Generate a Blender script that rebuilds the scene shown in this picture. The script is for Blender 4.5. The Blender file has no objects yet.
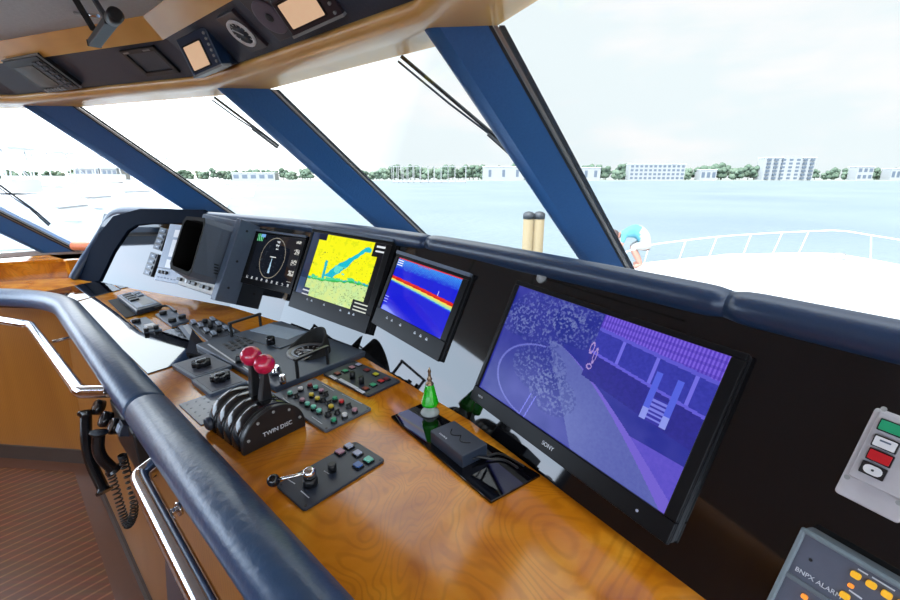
import bpy, math, random
from mathutils import Vector, Matrix
random.seed(7)
V = Vector
scene = bpy.context.scene
COL = scene.collection
# ------------------------------------------------------------------ camera
F = 430.0; CX, CY, HZ = 450.0, 300.0, 178.0
TH = math.atan2(CY - HZ, F)
cam_d = bpy.data.cameras.new('camera'); cam = bpy.data.objects.new('camera', cam_d); COL.objects.link(cam)
cam_d.sensor_width = 36; cam_d.lens = F * 36 / 900; cam_d.clip_end = 4000; cam_d.clip_start = 0.02
cam.location = (0, 0, 0); cam.rotation_euler = (math.pi / 2 - TH, 0, 0)
scene.camera = cam
scene.view_settings.view_transform = 'Standard'; scene.view_settings.look = 'None'
scene.view_settings.exposure = 0.15; scene.view_settings.gamma = 1; scene.view_settings.use_curve_mapping = False

def ray(p):
    x, y, z = p[0] - CX, CY - p[1], F
    c, s = math.cos(TH), math.sin(TH)
    return V((x, c * z + s * y, c * y - s * z))
def onz(p, z):
    r = ray(p); return r * (z / r.z)
def onpl(p, P, n):
    r = ray(p); return r * (P.dot(n) / r.dot(n))
def nrm(az, el):
    a, e = math.radians(az), math.radians(el)
    return V((math.sin(a) * math.cos(e), math.cos(a) * math.cos(e), math.sin(e)))
def fr(o, x, z):
    z = z.normalized(); x = (x - z * x.dot(z)).normalized(); y = z.cross(x)
    M = Matrix((x, y, z)).transposed().to_4x4(); M.translation = o
    return M
UP = V((0, 0, 1))
def rect(q, P, n):
    """rectangle (frame at centre, width, depth) on plane P,n; q = BL, BR, TR, TL seen from the n side"""
    c = [onpl(p, P, n) for p in q]
    o = (c[0] + c[1] + c[2] + c[3]) / 4
    ex = ((c[1] - c[0]) + (c[2] - c[3])) / 2; ey = ((c[3] - c[0]) + (c[2] - c[1])) / 2
    w, d = ex.length, ey.length
    y = n.cross(ex).normalized()
    # share the skew between both edges
    a = ex.normalized(); b = ey.normalized()
    x = (a + b.cross(n)).normalized() if b.dot(y) > 0 else a
    return fr(o, x, n), w, d
def loc(M, p, h=0.0):
    n = M.col[2].to_3d(); P = M.translation + n * h
    L = M.inverted() @ onpl(p, P, n)
    return L.x, L.y
DZ = -0.6
DP = V((0, 0, DZ))

# ------------------------------------------------------------------ materials
def mat(name, col, rough=0.5, metal=0.0, ior=1.5, coat=0.0, coat_r=0.05, spec=None, emit=None, es=1.0, bump=None, sheen=0.0):
    m = bpy.data.materials.new(name); m.use_nodes = True
    nt = m.node_tree; b = nt.nodes['Principled BSDF']
    b.inputs['Base Color'].default_value = (*col, 1); b.inputs['Roughness'].default_value = rough
    b.inputs['Metallic'].default_value = metal; b.inputs['IOR'].default_value = ior
    b.inputs['Coat Weight'].default_value = coat; b.inputs['Coat Roughness'].default_value = coat_r
    if sheen: b.inputs['Sheen Weight'].default_value = sheen
    if spec is not None: b.inputs['Specular IOR Level'].default_value = spec
    if emit:
        b.inputs['Emission Color'].default_value = (*emit, 1); b.inputs['Emission Strength'].default_value = es
    tc = nt.nodes.new('ShaderNodeTexCoord')
    nz = nt.nodes.new('ShaderNodeTexNoise')
    nt.links.new(tc.outputs['Object'], nz.inputs['Vector'])
    sc, st = bump if bump else (60, 0.02)
    nz.inputs['Scale'].default_value = sc; nz.inputs['Detail'].default_value = 4
    bp = nt.nodes.new('ShaderNodeBump'); bp.inputs['Strength'].default_value = st; bp.inputs['Distance'].default_value = 0.01
    nt.links.new(nz.outputs['Fac'], bp.inputs['Height']); 
    if bump: nt.links.new(bp.outputs['Normal'], b.inputs['Normal'])
    # faint colour variation so nothing is dead flat
    mx = nt.nodes.new('ShaderNodeMix'); mx.data_type = 'RGBA'; mx.blend_type = 'MULTIPLY'
    mx.inputs[6].default_value = (*col, 1)
    rp = nt.nodes.new('ShaderNodeMapRange'); rp.inputs['To Min'].default_value = 0.88; rp.inputs['To Max'].default_value = 1.1
    nt.links.new(nz.outputs['Fac'], rp.inputs['Value'])
    cc = nt.nodes.new('ShaderNodeCombineColor')
    for i in range(3): nt.links.new(rp.outputs['Result'], cc.inputs[i])
    nt.links.new(cc.outputs['Color'], mx.inputs[7]); mx.inputs[0].default_value = 1.0
    nt.links.new(mx.outputs[2], b.inputs['Base Color'])
    return m
def wood(name, c0, c1, c2, scale=(3, 3, 3), rough=0.25, coat=1.0, coat_r=0.08, rings=6, dist=6, rot=0, coat_ior=1.5, wamt=0.35):
    m = bpy.data.materials.new(name); m.use_nodes = True
    nt = m.node_tree; b = nt.nodes['Principled BSDF']; L = nt.links.new
    tc = nt.nodes.new('ShaderNodeTexCoord'); mp = nt.nodes.new('ShaderNodeMapping')
    mp.inputs['Scale'].default_value = scale; mp.inputs['Rotation'].default_value = (0, 0, math.radians(rot))
    L(tc.outputs['Object'], mp.inputs['Vector'])
    n1 = nt.nodes.new('ShaderNodeTexNoise'); n1.inputs['Scale'].default_value = 1.6; n1.inputs['Detail'].default_value = 6; n1.inputs['Distortion'].default_value = 0.8
    L(mp.outputs['Vector'], n1.inputs['Vector'])
    wv = nt.nodes.new('ShaderNodeTexWave'); wv.inputs['Scale'].default_value = rings; wv.inputs['Distortion'].default_value = dist
    wv.inputs['Detail'].default_value = 3; wv.inputs['Detail Scale'].default_value = 1.2
    L(mp.outputs['Vector'], wv.inputs['Vector'])
    mth = nt.nodes.new('ShaderNodeMath'); mth.operation = 'MULTIPLY_ADD'; mth.inputs[1].default_value = wamt
    L(wv.outputs['Fac'], mth.inputs[0])
    m2 = nt.nodes.new('ShaderNodeMath'); m2.operation = 'MULTIPLY'; m2.inputs[1].default_value = 1.1 - wamt
    L(n1.outputs['Fac'], m2.inputs[0]); L(m2.outputs[0], mth.inputs[2])
    cr = nt.nodes.new('ShaderNodeValToRGB'); e = cr.color_ramp.elements
    e[0].position = 0.25; e[0].color = (*c0, 1); e[1].position = 0.8; e[1].color = (*c2, 1)
    k = cr.color_ramp.elements.new(0.52); k.color = (*c1, 1)
    L(mth.outputs[0], cr.inputs['Fac']); L(cr.outputs['Color'], b.inputs['Base Color'])
    b.inputs['Roughness'].default_value = rough; b.inputs['Coat Weight'].default_value = coat; b.inputs['Coat Roughness'].default_value = coat_r
    b.inputs['Coat IOR'].default_value = coat_ior
    return m
WOODD = wood('burl_wood_varnished', (0.42, 0.12, 0.008), (0.62, 0.215, 0.016), (0.76, 0.33, 0.04), (1.6, 1.6, 1.6), 0.3, 1.0, 0.14, 16, 22, 0, 1.75, 0.22)
def burl():
    m = bpy.data.materials.new('burl_wood_lacquer'); m.use_nodes = True
    nt = m.node_tree; b = nt.nodes['Principled BSDF']; L = nt.links.new
    tc = nt.nodes.new('ShaderNodeTexCoord')
    n1 = nt.nodes.new('ShaderNodeTexNoise'); n1.inputs['Scale'].default_value = 3.2; n1.inputs['Detail'].default_value = 2.5; n1.inputs['Distortion'].default_value = 0.9
    L(tc.outputs['Object'], n1.inputs['Vector'])
    a = nt.nodes.new('ShaderNodeMath'); a.operation = 'MULTIPLY'; a.inputs[1].default_value = 210; L(n1.outputs['Fac'], a.inputs[0])
    sn = nt.nodes.new('ShaderNodeMath'); sn.operation = 'SINE'; L(a.outputs[0], sn.inputs[0])
    mr = nt.nodes.new('ShaderNodeMapRange'); mr.inputs['From Min'].default_value = 0.1; mr.inputs['From Max'].default_value = 1.0; mr.inputs['To Max'].default_value = 0.24; L(sn.outputs[0], mr.inputs['Value'])
    n2 = nt.nodes.new('ShaderNodeTexNoise'); n2.inputs['Scale'].default_value = 5.5; n2.inputs['Detail'].default_value = 5; n2.inputs['Distortion'].default_value = 1.2; L(tc.outputs['Object'], n2.inputs['Vector'])
    cr = nt.nodes.new('ShaderNodeValToRGB'); e = cr.color_ramp.elements
    e[0].position = 0.30; e[0].color = (0.44, 0.125, 0.005, 1); e[1].position = 0.72; e[1].color = (0.84, 0.38, 0.035, 1)
    k = cr.color_ramp.elements.new(0.5); k.color = (0.68, 0.235, 0.010, 1)
    L(n2.outputs['Fac'], cr.inputs['Fac'])
    mx = nt.nodes.new('ShaderNodeMix'); mx.data_type = 'RGBA'; mx.inputs[7].default_value = (0.26, 0.06, 0.004, 1)
    L(mr.outputs['Result'], mx.inputs[0]); L(cr.outputs['Color'], mx.inputs[6]); L(mx.outputs[2], b.inputs['Base Color'])
    b.inputs['Roughness'].default_value = 0.5; b.inputs['Specular IOR Level'].default_value = 0.0; b.inputs['Coat Weight'].default_value = 1.0; b.inputs['Coat Roughness'].default_value = 0.12; b.inputs['Coat IOR'].default_value = 1.55
    return m
WOODD = burl()
WOODF = wood('warm_wood_panel', (0.24, 0.08, 0.010), (0.33, 0.12, 0.015), (0.40, 0.155, 0.022), (2, 2, 0.25), 0.35, 0.5, 0.2, 14, 3, wamt=0.2)
WOODH = wood('light_varnished_trim', (0.70, 0.31, 0.05), (0.86, 0.44, 0.09), (0.92, 0.54, 0.15), (1, 1, 5), 0.4, 0.6, 0.16, 2, 3, coat_ior=1.5, wamt=0.1)
WOODFL = wood('brown_cabinet_wood', (0.10, 0.035, 0.015), (0.16, 0.06, 0.025), (0.2, 0.08, 0.03), (2, 2, 1), 0.3, 0.8, 0.15, 8, 4)
NAVY = mat('navy_leather', (0.012, 0.034, 0.085), 0.36, coat=0.3, coat_r=0.3, bump=(150, 0.06))
NAVYD = mat('dark_navy_leather', (0.002, 0.006, 0.016), 0.8, spec=0.05, bump=(150, 0.06))
PADM = mat('navy_pad_leather', (0.022, 0.068, 0.16), 0.36, coat=0.35, coat_r=0.3, bump=(60, 0.2))
POST = mat('blue_padded_leather', (0.032, 0.13, 0.34), 0.42, coat=0.2, coat_r=0.35, bump=(120, 0.15))
GREYL = mat('grey_blue_leather', (0.085, 0.10, 0.13), 0.5, bump=(120, 0.15))
CEIL = mat('grey_ceiling_leather', (0.52, 0.53, 0.55), 0.5, bump=(70, 0.2))
GLOSS = mat('gloss_black_acrylic', (0.004, 0.004, 0.005), 0.04, ior=1.62)
DGLOSS = mat('gloss_black_desk_plate', (0.004, 0.004, 0.006), 0.03, ior=2.3)
BLK = mat('black_plastic', (0.010, 0.011, 0.013), 0.35)
BLKG = mat('black_gloss_plastic', (0.008, 0.008, 0.010), 0.15)
BEZ = mat('satin_black_bezel', (0.008, 0.008, 0.009), 0.3, spec=0.12)
CHAR = mat('charcoal_panel', (0.026, 0.036, 0.058), 0.35)
STEERP = mat('blue_grey_steering_panel', (0.055, 0.078, 0.118), 0.38)
SLATE = mat('slate_panel', (0.095, 0.13, 0.19), 0.35)
LSLATE = mat('light_slate_panel', (0.30, 0.36, 0.46), 0.4)
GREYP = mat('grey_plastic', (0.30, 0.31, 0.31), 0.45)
CREAMP = mat('cream_plastic', (0.55, 0.54, 0.50), 0.45)
OFFW = mat('off_white_enamel', (0.50, 0.49, 0.52), 0.4)
WHT = mat('white_plastic', (0.75, 0.76, 0.78), 0.35)
HOODM = mat('grey_rubber_hood', (0.11, 0.14, 0.19), 0.6, bump=(200, 0.1))
HOODI = mat('black_rubber', (0.014, 0.014, 0.013), 0.8)
CHROME = mat('polished_steel', (0.75, 0.75, 0.76), 0.12, metal=1.0)
REDB = mat('red_gloss_knob', (0.60, 0.008, 0.06), 0.3, coat=1.0, coat_r=0.03)
RED = mat('red_button', (0.55, 0.012, 0.02), 0.3)
DRED = mat('dark_red_button', (0.22, 0.01, 0.015), 0.3)
PINK = mat('pink_button', (0.50, 0.25, 0.33), 0.3)
TEAL = mat('pale_teal_button', (0.16, 0.62, 0.47), 0.3)
GREEN = mat('green_button', (0.02, 0.34, 0.16), 0.3)
YEL = mat('yellow_button', (0.75, 0.55, 0.03), 0.3)
LIME = mat('lime_button', (0.60, 0.60, 0.01), 0.3)
BLUEB = mat('blue_button', (0.05, 0.14, 0.42), 0.3)
LAV = mat('lavender_button', (0.42, 0.46, 0.62), 0.3)
AMB = mat('amber_button', (0.85, 0.45, 0.02), 0.35, emit=(1, 0.5, 0.02), es=0.25)
ORB = mat('orange_light', (0.9, 0.25, 0.02), 0.35, emit=(1, 0.35, 0.05), es=0.5)
GREYU = mat('blue_grey_unit', (0.13, 0.16, 0.19), 0.4)
GREYI = mat('blue_grey_inset', (0.10, 0.115, 0.16), 0.4)
LBLG = mat('printed_lettering', (0.62, 0.66, 0.72), 0.5)
DLBL = mat('dark_lettering', (0.02, 0.02, 0.025), 0.5)
PEACH = mat('peach_lcd', (0.55, 0.36, 0.22), 0.3, emit=(1.0, 0.66, 0.42), es=0.45)
DIMLCD = mat('dim_brown_lcd', (0.10, 0.085, 0.065), 0.2)
DPURP = mat('dark_purple_plate', (0.035, 0.025, 0.032), 0.3)
PURPD = mat('mauve_cone', (0.14, 0.11, 0.15), 0.5)
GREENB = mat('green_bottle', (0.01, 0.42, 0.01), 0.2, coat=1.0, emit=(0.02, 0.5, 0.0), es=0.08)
BRASS = mat('weathered_brass', (0.30, 0.20, 0.12), 0.35, metal=0.8)
ORANGE = mat('orange_vinyl', (0.85, 0.22, 0.08), 0.5)
GEL = mat('white_gelcoat', (0.80, 0.80, 0.78), 0.4)
HULLW = mat('white_boat_paint', (0.72, 0.73, 0.74), 0.45)
TINT = mat('pale_boat_glass', (0.38, 0.42, 0.46), 0.2)
PILEW = mat('weathered_piling', (0.19, 0.145, 0.075), 0.8, bump=(20, 0.4))
DOCK = mat('grey_dock_timber', (0.42, 0.38, 0.36), 0.8)
SKIN = mat('skin', (0.36, 0.17, 0.12), 0.5)
SHIRT = mat('pale_blue_shirt', (0.07, 0.24, 0.30), 0.8)
SHORT = mat('white_shorts', (0.30, 0.29, 0.27), 0.8)
HAIR = mat('dark_hair', (0.06, 0.035, 0.03), 0.7)
FOL = mat('pine_foliage', (0.075, 0.11, 0.07), 0.9, bump=(0.6, 1.0))
FOL2 = mat('hazy_foliage', (0.11, 0.15, 0.10), 0.9, bump=(0.6, 1.0))
BARK = mat('tree_bark', (0.2, 0.16, 0.13), 0.9)
BLDG = mat('white_stucco', (0.26, 0.26, 0.25), 0.8)
WING = mat('building_window_glass', (0.075, 0.095, 0.12), 0.3)
SHORE = mat('shore_ground', (0.22, 0.24, 0.20), 0.9)
RUB = mat('rubber_gasket', (0.02, 0.022, 0.025), 0.5)
GOLDT = mat('anodised_trim', (0.42, 0.38, 0.33), 0.3, metal=0.7)
BASEB = mat('baseboard_dark', (0.06, 0.035, 0.025), 0.5)

def floor_mat():
    m = bpy.data.materials.new('striped_teak_floor'); m.use_nodes = True
    nt = m.node_tree; b = nt.nodes['Principled BSDF']; L = nt.links.new
    tc = nt.nodes.new('ShaderNodeTexCoord'); mp = nt.nodes.new('ShaderNodeMapping')
    mp.inputs['Rotation'].default_value = (0, 0, math.radians(-50))
    L(tc.outputs['Object'], mp.inputs['Vector'])
    wv = nt.nodes.new('ShaderNodeTexWave'); wv.bands_direction = 'Y'; wv.inputs['Scale'].default_value = 6.5
    L(mp.outputs['Vector'], wv.inputs['Vector'])
    cr = nt.nodes.new('ShaderNodeValToRGB'); e = cr.color_ramp.elements
    e[0].position = 0.0; e[0].color = (0.34, 0.13, 0.04, 1); e[1].position = 0.16; e[1].color = (0.17, 0.050, 0.011, 1)
    L(wv.outputs['Fac'], cr.inputs['Fac'])
    nz = nt.nodes.new('ShaderNodeTexNoise'); nz.inputs['Scale'].default_value = 5
    mp2 = nt.nodes.new('ShaderNodeMapping'); mp2.inputs['Scale'].default_value = (1, 12, 1); L(tc.outputs['Object'], mp2.inputs['Vector']); L(mp2.outputs['Vector'], nz.inputs['Vector'])
    mx = nt.nodes.new('ShaderNodeMix'); mx.data_type = 'RGBA'; mx.blend_type = 'OVERLAY'; mx.inputs[0].default_value = 0.4
    L(cr.outputs['Color'], mx.inputs[6]); L(nz.outputs['Color'], mx.inputs[7]); L(mx.outputs[2], b.inputs['Base Color'])
    b.inputs['Roughness'].default_value = 0.42; b.inputs['Specular IOR Level'].default_value = 0.3; b.inputs['Coat Weight'].default_value = 0.12; b.inputs['Coat Roughness'].default_value = 0.2
    return m
FLOOR = floor_mat()
def glass_mat():
    m = bpy.data.materials.new('window_glass'); m.use_nodes = True
    nt = m.node_tree; nt.nodes.clear(); L = nt.links.new
    o = nt.nodes.new('ShaderNodeOutputMaterial'); mx = nt.nodes.new('ShaderNodeMixShader')
    t = nt.nodes.new('ShaderNodeBsdfTransparent'); t.inputs['Color'].default_value = (0.99, 0.997, 1, 1)
    g = nt.nodes.new('ShaderNodeBsdfGlossy'); g.inputs['Roughness'].default_value = 0.0
    f = nt.nodes.new('ShaderNodeLayerWeight'); f.inputs['Blend'].default_value = 0.5
    pw = nt.nodes.new('ShaderNodeMath'); pw.operation = 'POWER'; pw.inputs[1].default_value = 5.0
    ml = nt.nodes.new('ShaderNodeMath'); ml.operation = 'MULTIPLY_ADD'; ml.inputs[1].default_value = 0.5; ml.inputs[2].default_value = 0.02
    L(f.outputs['Facing'], pw.inputs[0]); L(pw.outputs[0], ml.inputs[0]); L(ml.outputs[0], mx.inputs[0]); L(t.outputs[0], mx.inputs[1]); L(g.outputs[0], mx.inputs[2]); L(mx.outputs[0], o.inputs['Surface'])
    return m
GLASS = glass_mat()
def water_mat():
    m = bpy.data.materials.new('bay_water'); m.use_nodes = True
    nt = m.node_tree; b = nt.nodes['Principled BSDF']; L = nt.links.new
    tc = nt.nodes.new('ShaderNodeTexCoord'); mp = nt.nodes.new('ShaderNodeMapping'); mp.inputs['Scale'].default_value = (1, 1.0, 1)
    L(tc.outputs['Object'], mp.inputs['Vector'])
    n = nt.nodes.new('ShaderNodeTexNoise'); n.inputs['Scale'].default_value = 0.9; n.inputs['Detail'].default_value = 6; L(mp.outputs['Vector'], n.inputs['Vector'])
    n2 = nt.nodes.new('ShaderNodeTexNoise'); n2.inputs['Scale'].default_value = 0.035; n2.inputs['Detail'].default_value = 8; L(mp.outputs['Vector'], n2.inputs['Vector'])
    bp = nt.nodes.new('ShaderNodeBump'); bp.inputs['Strength'].default_value = 0.6; bp.inputs['Distance'].default_value = 0.25
    L(n.outputs['Fac'], bp.inputs['Height']); L(bp.outputs['Normal'], b.inputs['Normal'])
    cr = nt.nodes.new('ShaderNodeValToRGB'); e = cr.color_ramp.elements
    e[0].position = 0.3; e[0].color = (0.125, 0.160, 0.178, 1); e[1].position = 0.7; e[1].color = (0.165, 0.200, 0.215, 1)
    L(n2.outputs['Fac'], cr.inputs['Fac']); L(cr.outputs['Color'], b.inputs['Base Color'])
    b.inputs['Roughness'].default_value = 0.45; b.inputs['IOR'].default_value = 1.33; b.inputs['Specular IOR Level'].default_value = 0.3
    return m
WATER = water_mat()
def screen_mat(name, es=1.0, rough=0.05):
    m = bpy.data.materials.new(name); m.use_nodes = True
    nt = m.node_tree; b = nt.nodes['Principled BSDF']
    a = nt.nodes.new('ShaderNodeVertexColor'); a.layer_name = 'Col'
    b.inputs['Base Color'].default_value = (0.004, 0.004, 0.006, 1)
    nt.links.new(a.outputs['Color'], b.inputs['Emission Color']); b.inputs['Emission Strength'].default_value = es
    b.inputs['Roughness'].default_value = rough; b.inputs['IOR'].default_value = 1.5
    return m
# ------------------------------------------------------------------ mesh builder
WM = {}
class MB:
    def __init__(s): s.v = []; s.f = []; s.m = []; s.sm = []
    def add(s, vs, fs, mi=0, smooth=False):
        k = len(s.v); s.v += [V(p) for p in vs]
        for f in fs: s.f.append([i + k for i in f]); s.m.append(mi); s.sm.append(smooth)
        return s
    def box(s, M, x0, x1, y0, y1, z0, z1, mi=0):
        vs = [M @ V((x, y, z)) for z in (z0, z1) for y in (y0, y1) for x in (x0, x1)]
        return s.add(vs, [(0, 2, 3, 1), (4, 5, 7, 6), (0, 1, 5, 4), (2, 6, 7, 3), (0, 4, 6, 2), (1, 3, 7, 5)], mi)
    def cbox(s, M, w, d, z0, z1, mi=0, cx=0, cy=0): return s.box(M, cx - w / 2, cx + w / 2, cy - d / 2, cy + d / 2, z0, z1, mi)
    def prism(s, M, pts, z0, z1, mi=0, smooth=False):
        n = len(pts)
        a = sum(pts[i][0] * pts[(i + 1) % n][1] - pts[(i + 1) % n][0] * pts[i][1] for i in range(n))
        if a < 0: pts = list(reversed(pts))
        vs = [M @ V((x, y, z0)) for x, y in pts] + [M @ V((x, y, z1)) for x, y in pts]
        s.add(vs, [tuple(range(n - 1, -1, -1)), tuple(range(n, 2 * n))], mi)
        k = len(s.v) - 2 * n
        for i in range(n):
            j = (i + 1) % n; s.f.append([k + i, k + j, k + n + j, k + n + i]); s.m.append(mi); s.sm.append(smooth)
        return s
    def rbox(s, M, w, d, z0, z1, r=0.005, mi=0, cx=0, cy=0, seg=3):
        pts = []
        for (sx, sy, a0) in ((1, 1, 0), (-1, 1, 90), (-1, -1, 180), (1, -1, 270)):
            for k in range(seg + 1):
                a = math.radians(a0 + 90 * k / seg)
                pts.append((cx + sx * (w / 2 - r) + r * math.cos(a), cy + sy * (d / 2 - r) + r * math.sin(a)))
        return s.prism(M, pts, z0, z1, mi)
    def lathe(s, M, prof, n=20, mi=0, smooth=True, sx=1, sy=1, cap=True):
        vs = [M @ V((r * math.cos(2 * math.pi * i / n) * sx, r * math.sin(2 * math.pi * i / n) * sy, z)) for r, z in prof for i in range(n)]
        fs = [(k * n + i, k * n + (i + 1) % n, (k + 1) * n + (i + 1) % n, (k + 1) * n + i) for k in range(len(prof) - 1) for i in range(n)]
        s.add(vs, fs, mi, smooth); b = len(s.v) - len(vs)
        if not cap: return s
        if prof[0][0] > 1e-5: s.f.append([b + i for i in range(n - 1, -1, -1)]); s.m.append(mi); s.sm.append(False)
        if prof[-1][0] > 1e-5: s.f.append([b + (len(prof) - 1) * n + i for i in range(n)]); s.m.append(mi); s.sm.append(False)
        return s
    def cyl(s, M, r, z0, z1, n=18, r1=None, mi=0, ch=0.0):
        r1 = r if r1 is None else r1
        if ch: return s.lathe(M, [(r, z0), (r1, z1 - ch), (r1 - ch, z1)], n, mi)
        return s.lathe(M, [(r, z0), (r1, z1)], n, mi)
    def ball(s, c, r, n=20, mi=0, M=None):
        M = M or Matrix.Translation(c)
        k = n // 2
        return s.lathe(M, [(max(r * math.sin(math.pi * i / k), 0), -r * math.cos(math.pi * i / k)) for i in range(k + 1)], n, mi)
    def tube(s, pts, r, n=10, mi=0, up=None):
        pts = [V(p) for p in pts]; rings = []
        prev = None
        for i, p in enumerate(pts):
            t = ((pts[min(i + 1, len(pts) - 1)] - pts[max(i - 1, 0)])).normalized()
            if prev is None: a = t.orthogonal().normalized() if up is None else (up - t * up.dot(t)).normalized()
            else: a = (prev - t * prev.dot(t)).normalized()
            prev = a; b = t.cross(a)
            rr = r[i] if isinstance(r, (list, tuple)) else r
            rings += [p + (a * math.cos(2 * math.pi * k / n) + b * math.sin(2 * math.pi * k / n)) * rr for k in range(n)]
        fs = [(i * n + k, i * n + (k + 1) % n, (i + 1) * n + (k + 1) % n, (i + 1) * n + k) for i in range(len(pts) - 1) for k in range(n)]
        s.add(rings, fs, mi, True); b0 = len(s.v) - len(rings); e = b0 + (len(pts) - 1) * n
        s.f.append([b0 + k for k in range(n - 1, -1, -1)]); s.m.append(mi); s.sm.append(False)
        s.f.append([e + k for k in range(n)]); s.m.append(mi); s.sm.append(False)
        return s
    def bar(s, a, b, w, h, mi=0, up=UP):
        a = V(a); b = V(b); t = b - a
        if abs(t.normalized().dot(up)) > 0.99: up = V((1, 0, 0))
        M = fr(a, t, up - t * (up.dot(t) / t.dot(t)))
        return s.box(M, 0, t.length, -w / 2, w / 2, -h / 2, h / 2, mi)
    def sweep(s, path, prof, mi=0, smooth=False, caps=True, closed=True):
        """path: plan points (right to left); prof: (offset forward, z) polygon"""
        N = mitres(path); n = len(prof)
        vs = [V((p[0] + N[i][0] * o, p[1] + N[i][1] * o, z)) for i, p in enumerate(path) for o, z in prof]
        m = n if closed else n - 1
        fs = [(i * n + k, i * n + (k + 1) % n, (i + 1) * n + (k + 1) % n, (i + 1) * n + k) for i in range(len(path) - 1) for k in range(m)]
        s.add(vs, fs, mi, smooth); b0 = len(s.v) - len(vs)
        if caps and closed:
            s.f.append([b0 + k for k in range(n - 1, -1, -1)]); s.m.append(mi); s.sm.append(False)
            e = b0 + (len(path) - 1) * n; s.f.append([e + k for k in range(n)]); s.m.append(mi); s.sm.append(False)
        return s
    def build(s, name, mats, parent=None, bevel=0, cols=None, origin=None, shift=None):
        if not isinstance(mats, (list, tuple)): mats = [mats]
        me = bpy.data.meshes.new(name)
        if parent is not None:
            inv = WM[parent.name].inverted(); WMx = WM[parent.name]
            vs = [inv @ p for p in s.v]
        else:
            if origin is None:
                xs = [p.x for p in s.v]; ys = [p.y for p in s.v]; zs = [p.z for p in s.v]
                origin = V(((min(xs) + max(xs)) / 2, (min(ys) + max(ys)) / 2, min(zs)))
            WMx = Matrix.Translation(origin); vs = [p - origin for p in s.v]
        me.from_pydata([tuple(p) for p in vs], [], s.f)
        for m in mats: me.materials.append(m)
        me.polygons.foreach_set('material_index', s.m); me.polygons.foreach_set('use_smooth', s.sm)
        if cols is not None:
            ca = me.color_attributes.new('Col', 'FLOAT_COLOR', 'CORNER')
            buf = []
            for p in me.polygons:
                c = cols[p.index] if p.index < len(cols) else (0, 0, 0)
                for _ in range(p.loop_total): buf += [c[0], c[1], c[2], 1.0]
            ca.data.foreach_set('color', buf)
        else:
            import bmesh
            bm = bmesh.new(); bm.from_mesh(me); bmesh.ops.recalc_face_normals(bm, faces=bm.faces); bm.to_mesh(me); bm.free()
        me.update()
        o = bpy.data.objects.new(name, me); COL.objects.link(o)
        if parent is not None: o.parent = parent
        else: o.location = origin
        WM[o.name] = WMx
        if bevel:
            b = o.modifiers.new('bevel', 'BEVEL'); b.width = bevel; b.segments = 2; b.limit_method = 'ANGLE'; b.angle_limit = math.radians(40)
        return o
def mitres(path):
    out = []
    ns = []
    for i in range(len(path) - 1):
        d = V((path[i + 1][0] - path[i][0], path[i + 1][1] - path[i][1])).normalized(); ns.append(V((d.y, -d.x)))
    for i in range(len(path)):
        if i == 0: out.append(ns[0])
        elif i == len(path) - 1: out.append(ns[-1])
        else:
            m = (ns[i - 1] + ns[i]).normalized(); out.append(m / max(m.dot(ns[i]), 0.3))
    return out
def offs(path, o):
    N = mitres(path); return [(p[0] + N[i][0] * o, p[1] + N[i][1] * o) for i, p in enumerate(path)]
def chaikin(pts, k=2):
    for _ in range(k):
        out = [pts[0]]
        for i in range(len(pts) - 1):
            a, b = V(pts[i]), V(pts[i + 1])
            out += [tuple(a * 0.75 + b * 0.25), tuple(a * 0.25 + b * 0.75)]
        out.append(pts[-1]); pts = out
    return pts
def tag(o, label=None, cat=None, group=None, kind=None):
    if label: o['label'] = label
    if cat: o['category'] = cat
    if group: o['group'] = group
    if kind: o['kind'] = kind
    return o
def thing(name, label, cat, M, group=None):
    if not isinstance(M, Matrix): M = Matrix.Translation(M)
    o = bpy.data.objects.new(name, None); COL.objects.link(o); o.empty_display_size = 0.05
    o.matrix_world = M; WM[o.name] = M.copy()
    return tag(o, label, cat, group)
def struct(mb, name, mats, bevel=0): return tag(mb.build(name, mats, bevel=bevel), kind='structure')
def text(body, M, size, m, parent, depth=0.0006, name='lettering', sx=1.0):
    cu = bpy.data.curves.new('t', 'FONT'); cu.body = body; cu.size = size; cu.align_x = 'CENTER'; cu.align_y = 'CENTER'; cu.extrude = depth
    o = bpy.data.objects.new('t', cu); COL.objects.link(o)
    dg = bpy.context.evaluated_depsgraph_get(); me = bpy.data.meshes.new_from_object(o.evaluated_get(dg))
    mb = MB(); mb.add([M @ V((v.co.x * sx, v.co.y, v.co.z)) for v in me.vertices], [tuple(p.vertices) for p in me.polygons])
    COL.objects.unlink(o); bpy.data.objects.remove(o); bpy.data.curves.remove(cu)
    return mb.build(name, m, parent)
def at(M, x, y, z=0): return M @ Matrix.Translation((x, y, z))
def atr(M, x, y, deg, z=0): return M @ Matrix.Translation((x, y, z)) @ Matrix.Rotation(math.radians(deg), 4, 'Z')
I4 = Matrix.Identity(4)

# ================================================================== ROOM SHELL
FZ = -1.6; CZ = 0.53
BACK = [(0.62, 0.13), (0.05, 0.98), (-0.33, 1.42), (-0.74, 1.77), (-1.07, 2.00), (-2.24, 2.57)]
PAD = [(0.50, -0.19), (-2.085, 2.19), (-3.6, 2.35)]
HEAD = [(1.15, -1.9), (0.60, 0.06), (0.086, 1.237), (-0.84, 2.02), (-2.03, 2.45), (-3.45, 2.50), (-4.2, 1.9)]
mb = MB(); mb.box(I4, -4.6, 1.9, -3.6, 3.6, FZ - 0.05, FZ)
struct(mb, 'floor', FLOOR)
mb = MB(); mb.sweep([(0.42, -0.28), (-2.10, 2.12), (-3.7, 2.27)], [(0.10, FZ + 0.004), (-0.05, FZ + 0.004), (-0.05, FZ), (0.10, FZ)]); struct(mb, 'trim_12', mat('floor_border_wood', (0.15, 0.045, 0.012), 0.4, coat=0.3))
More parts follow.
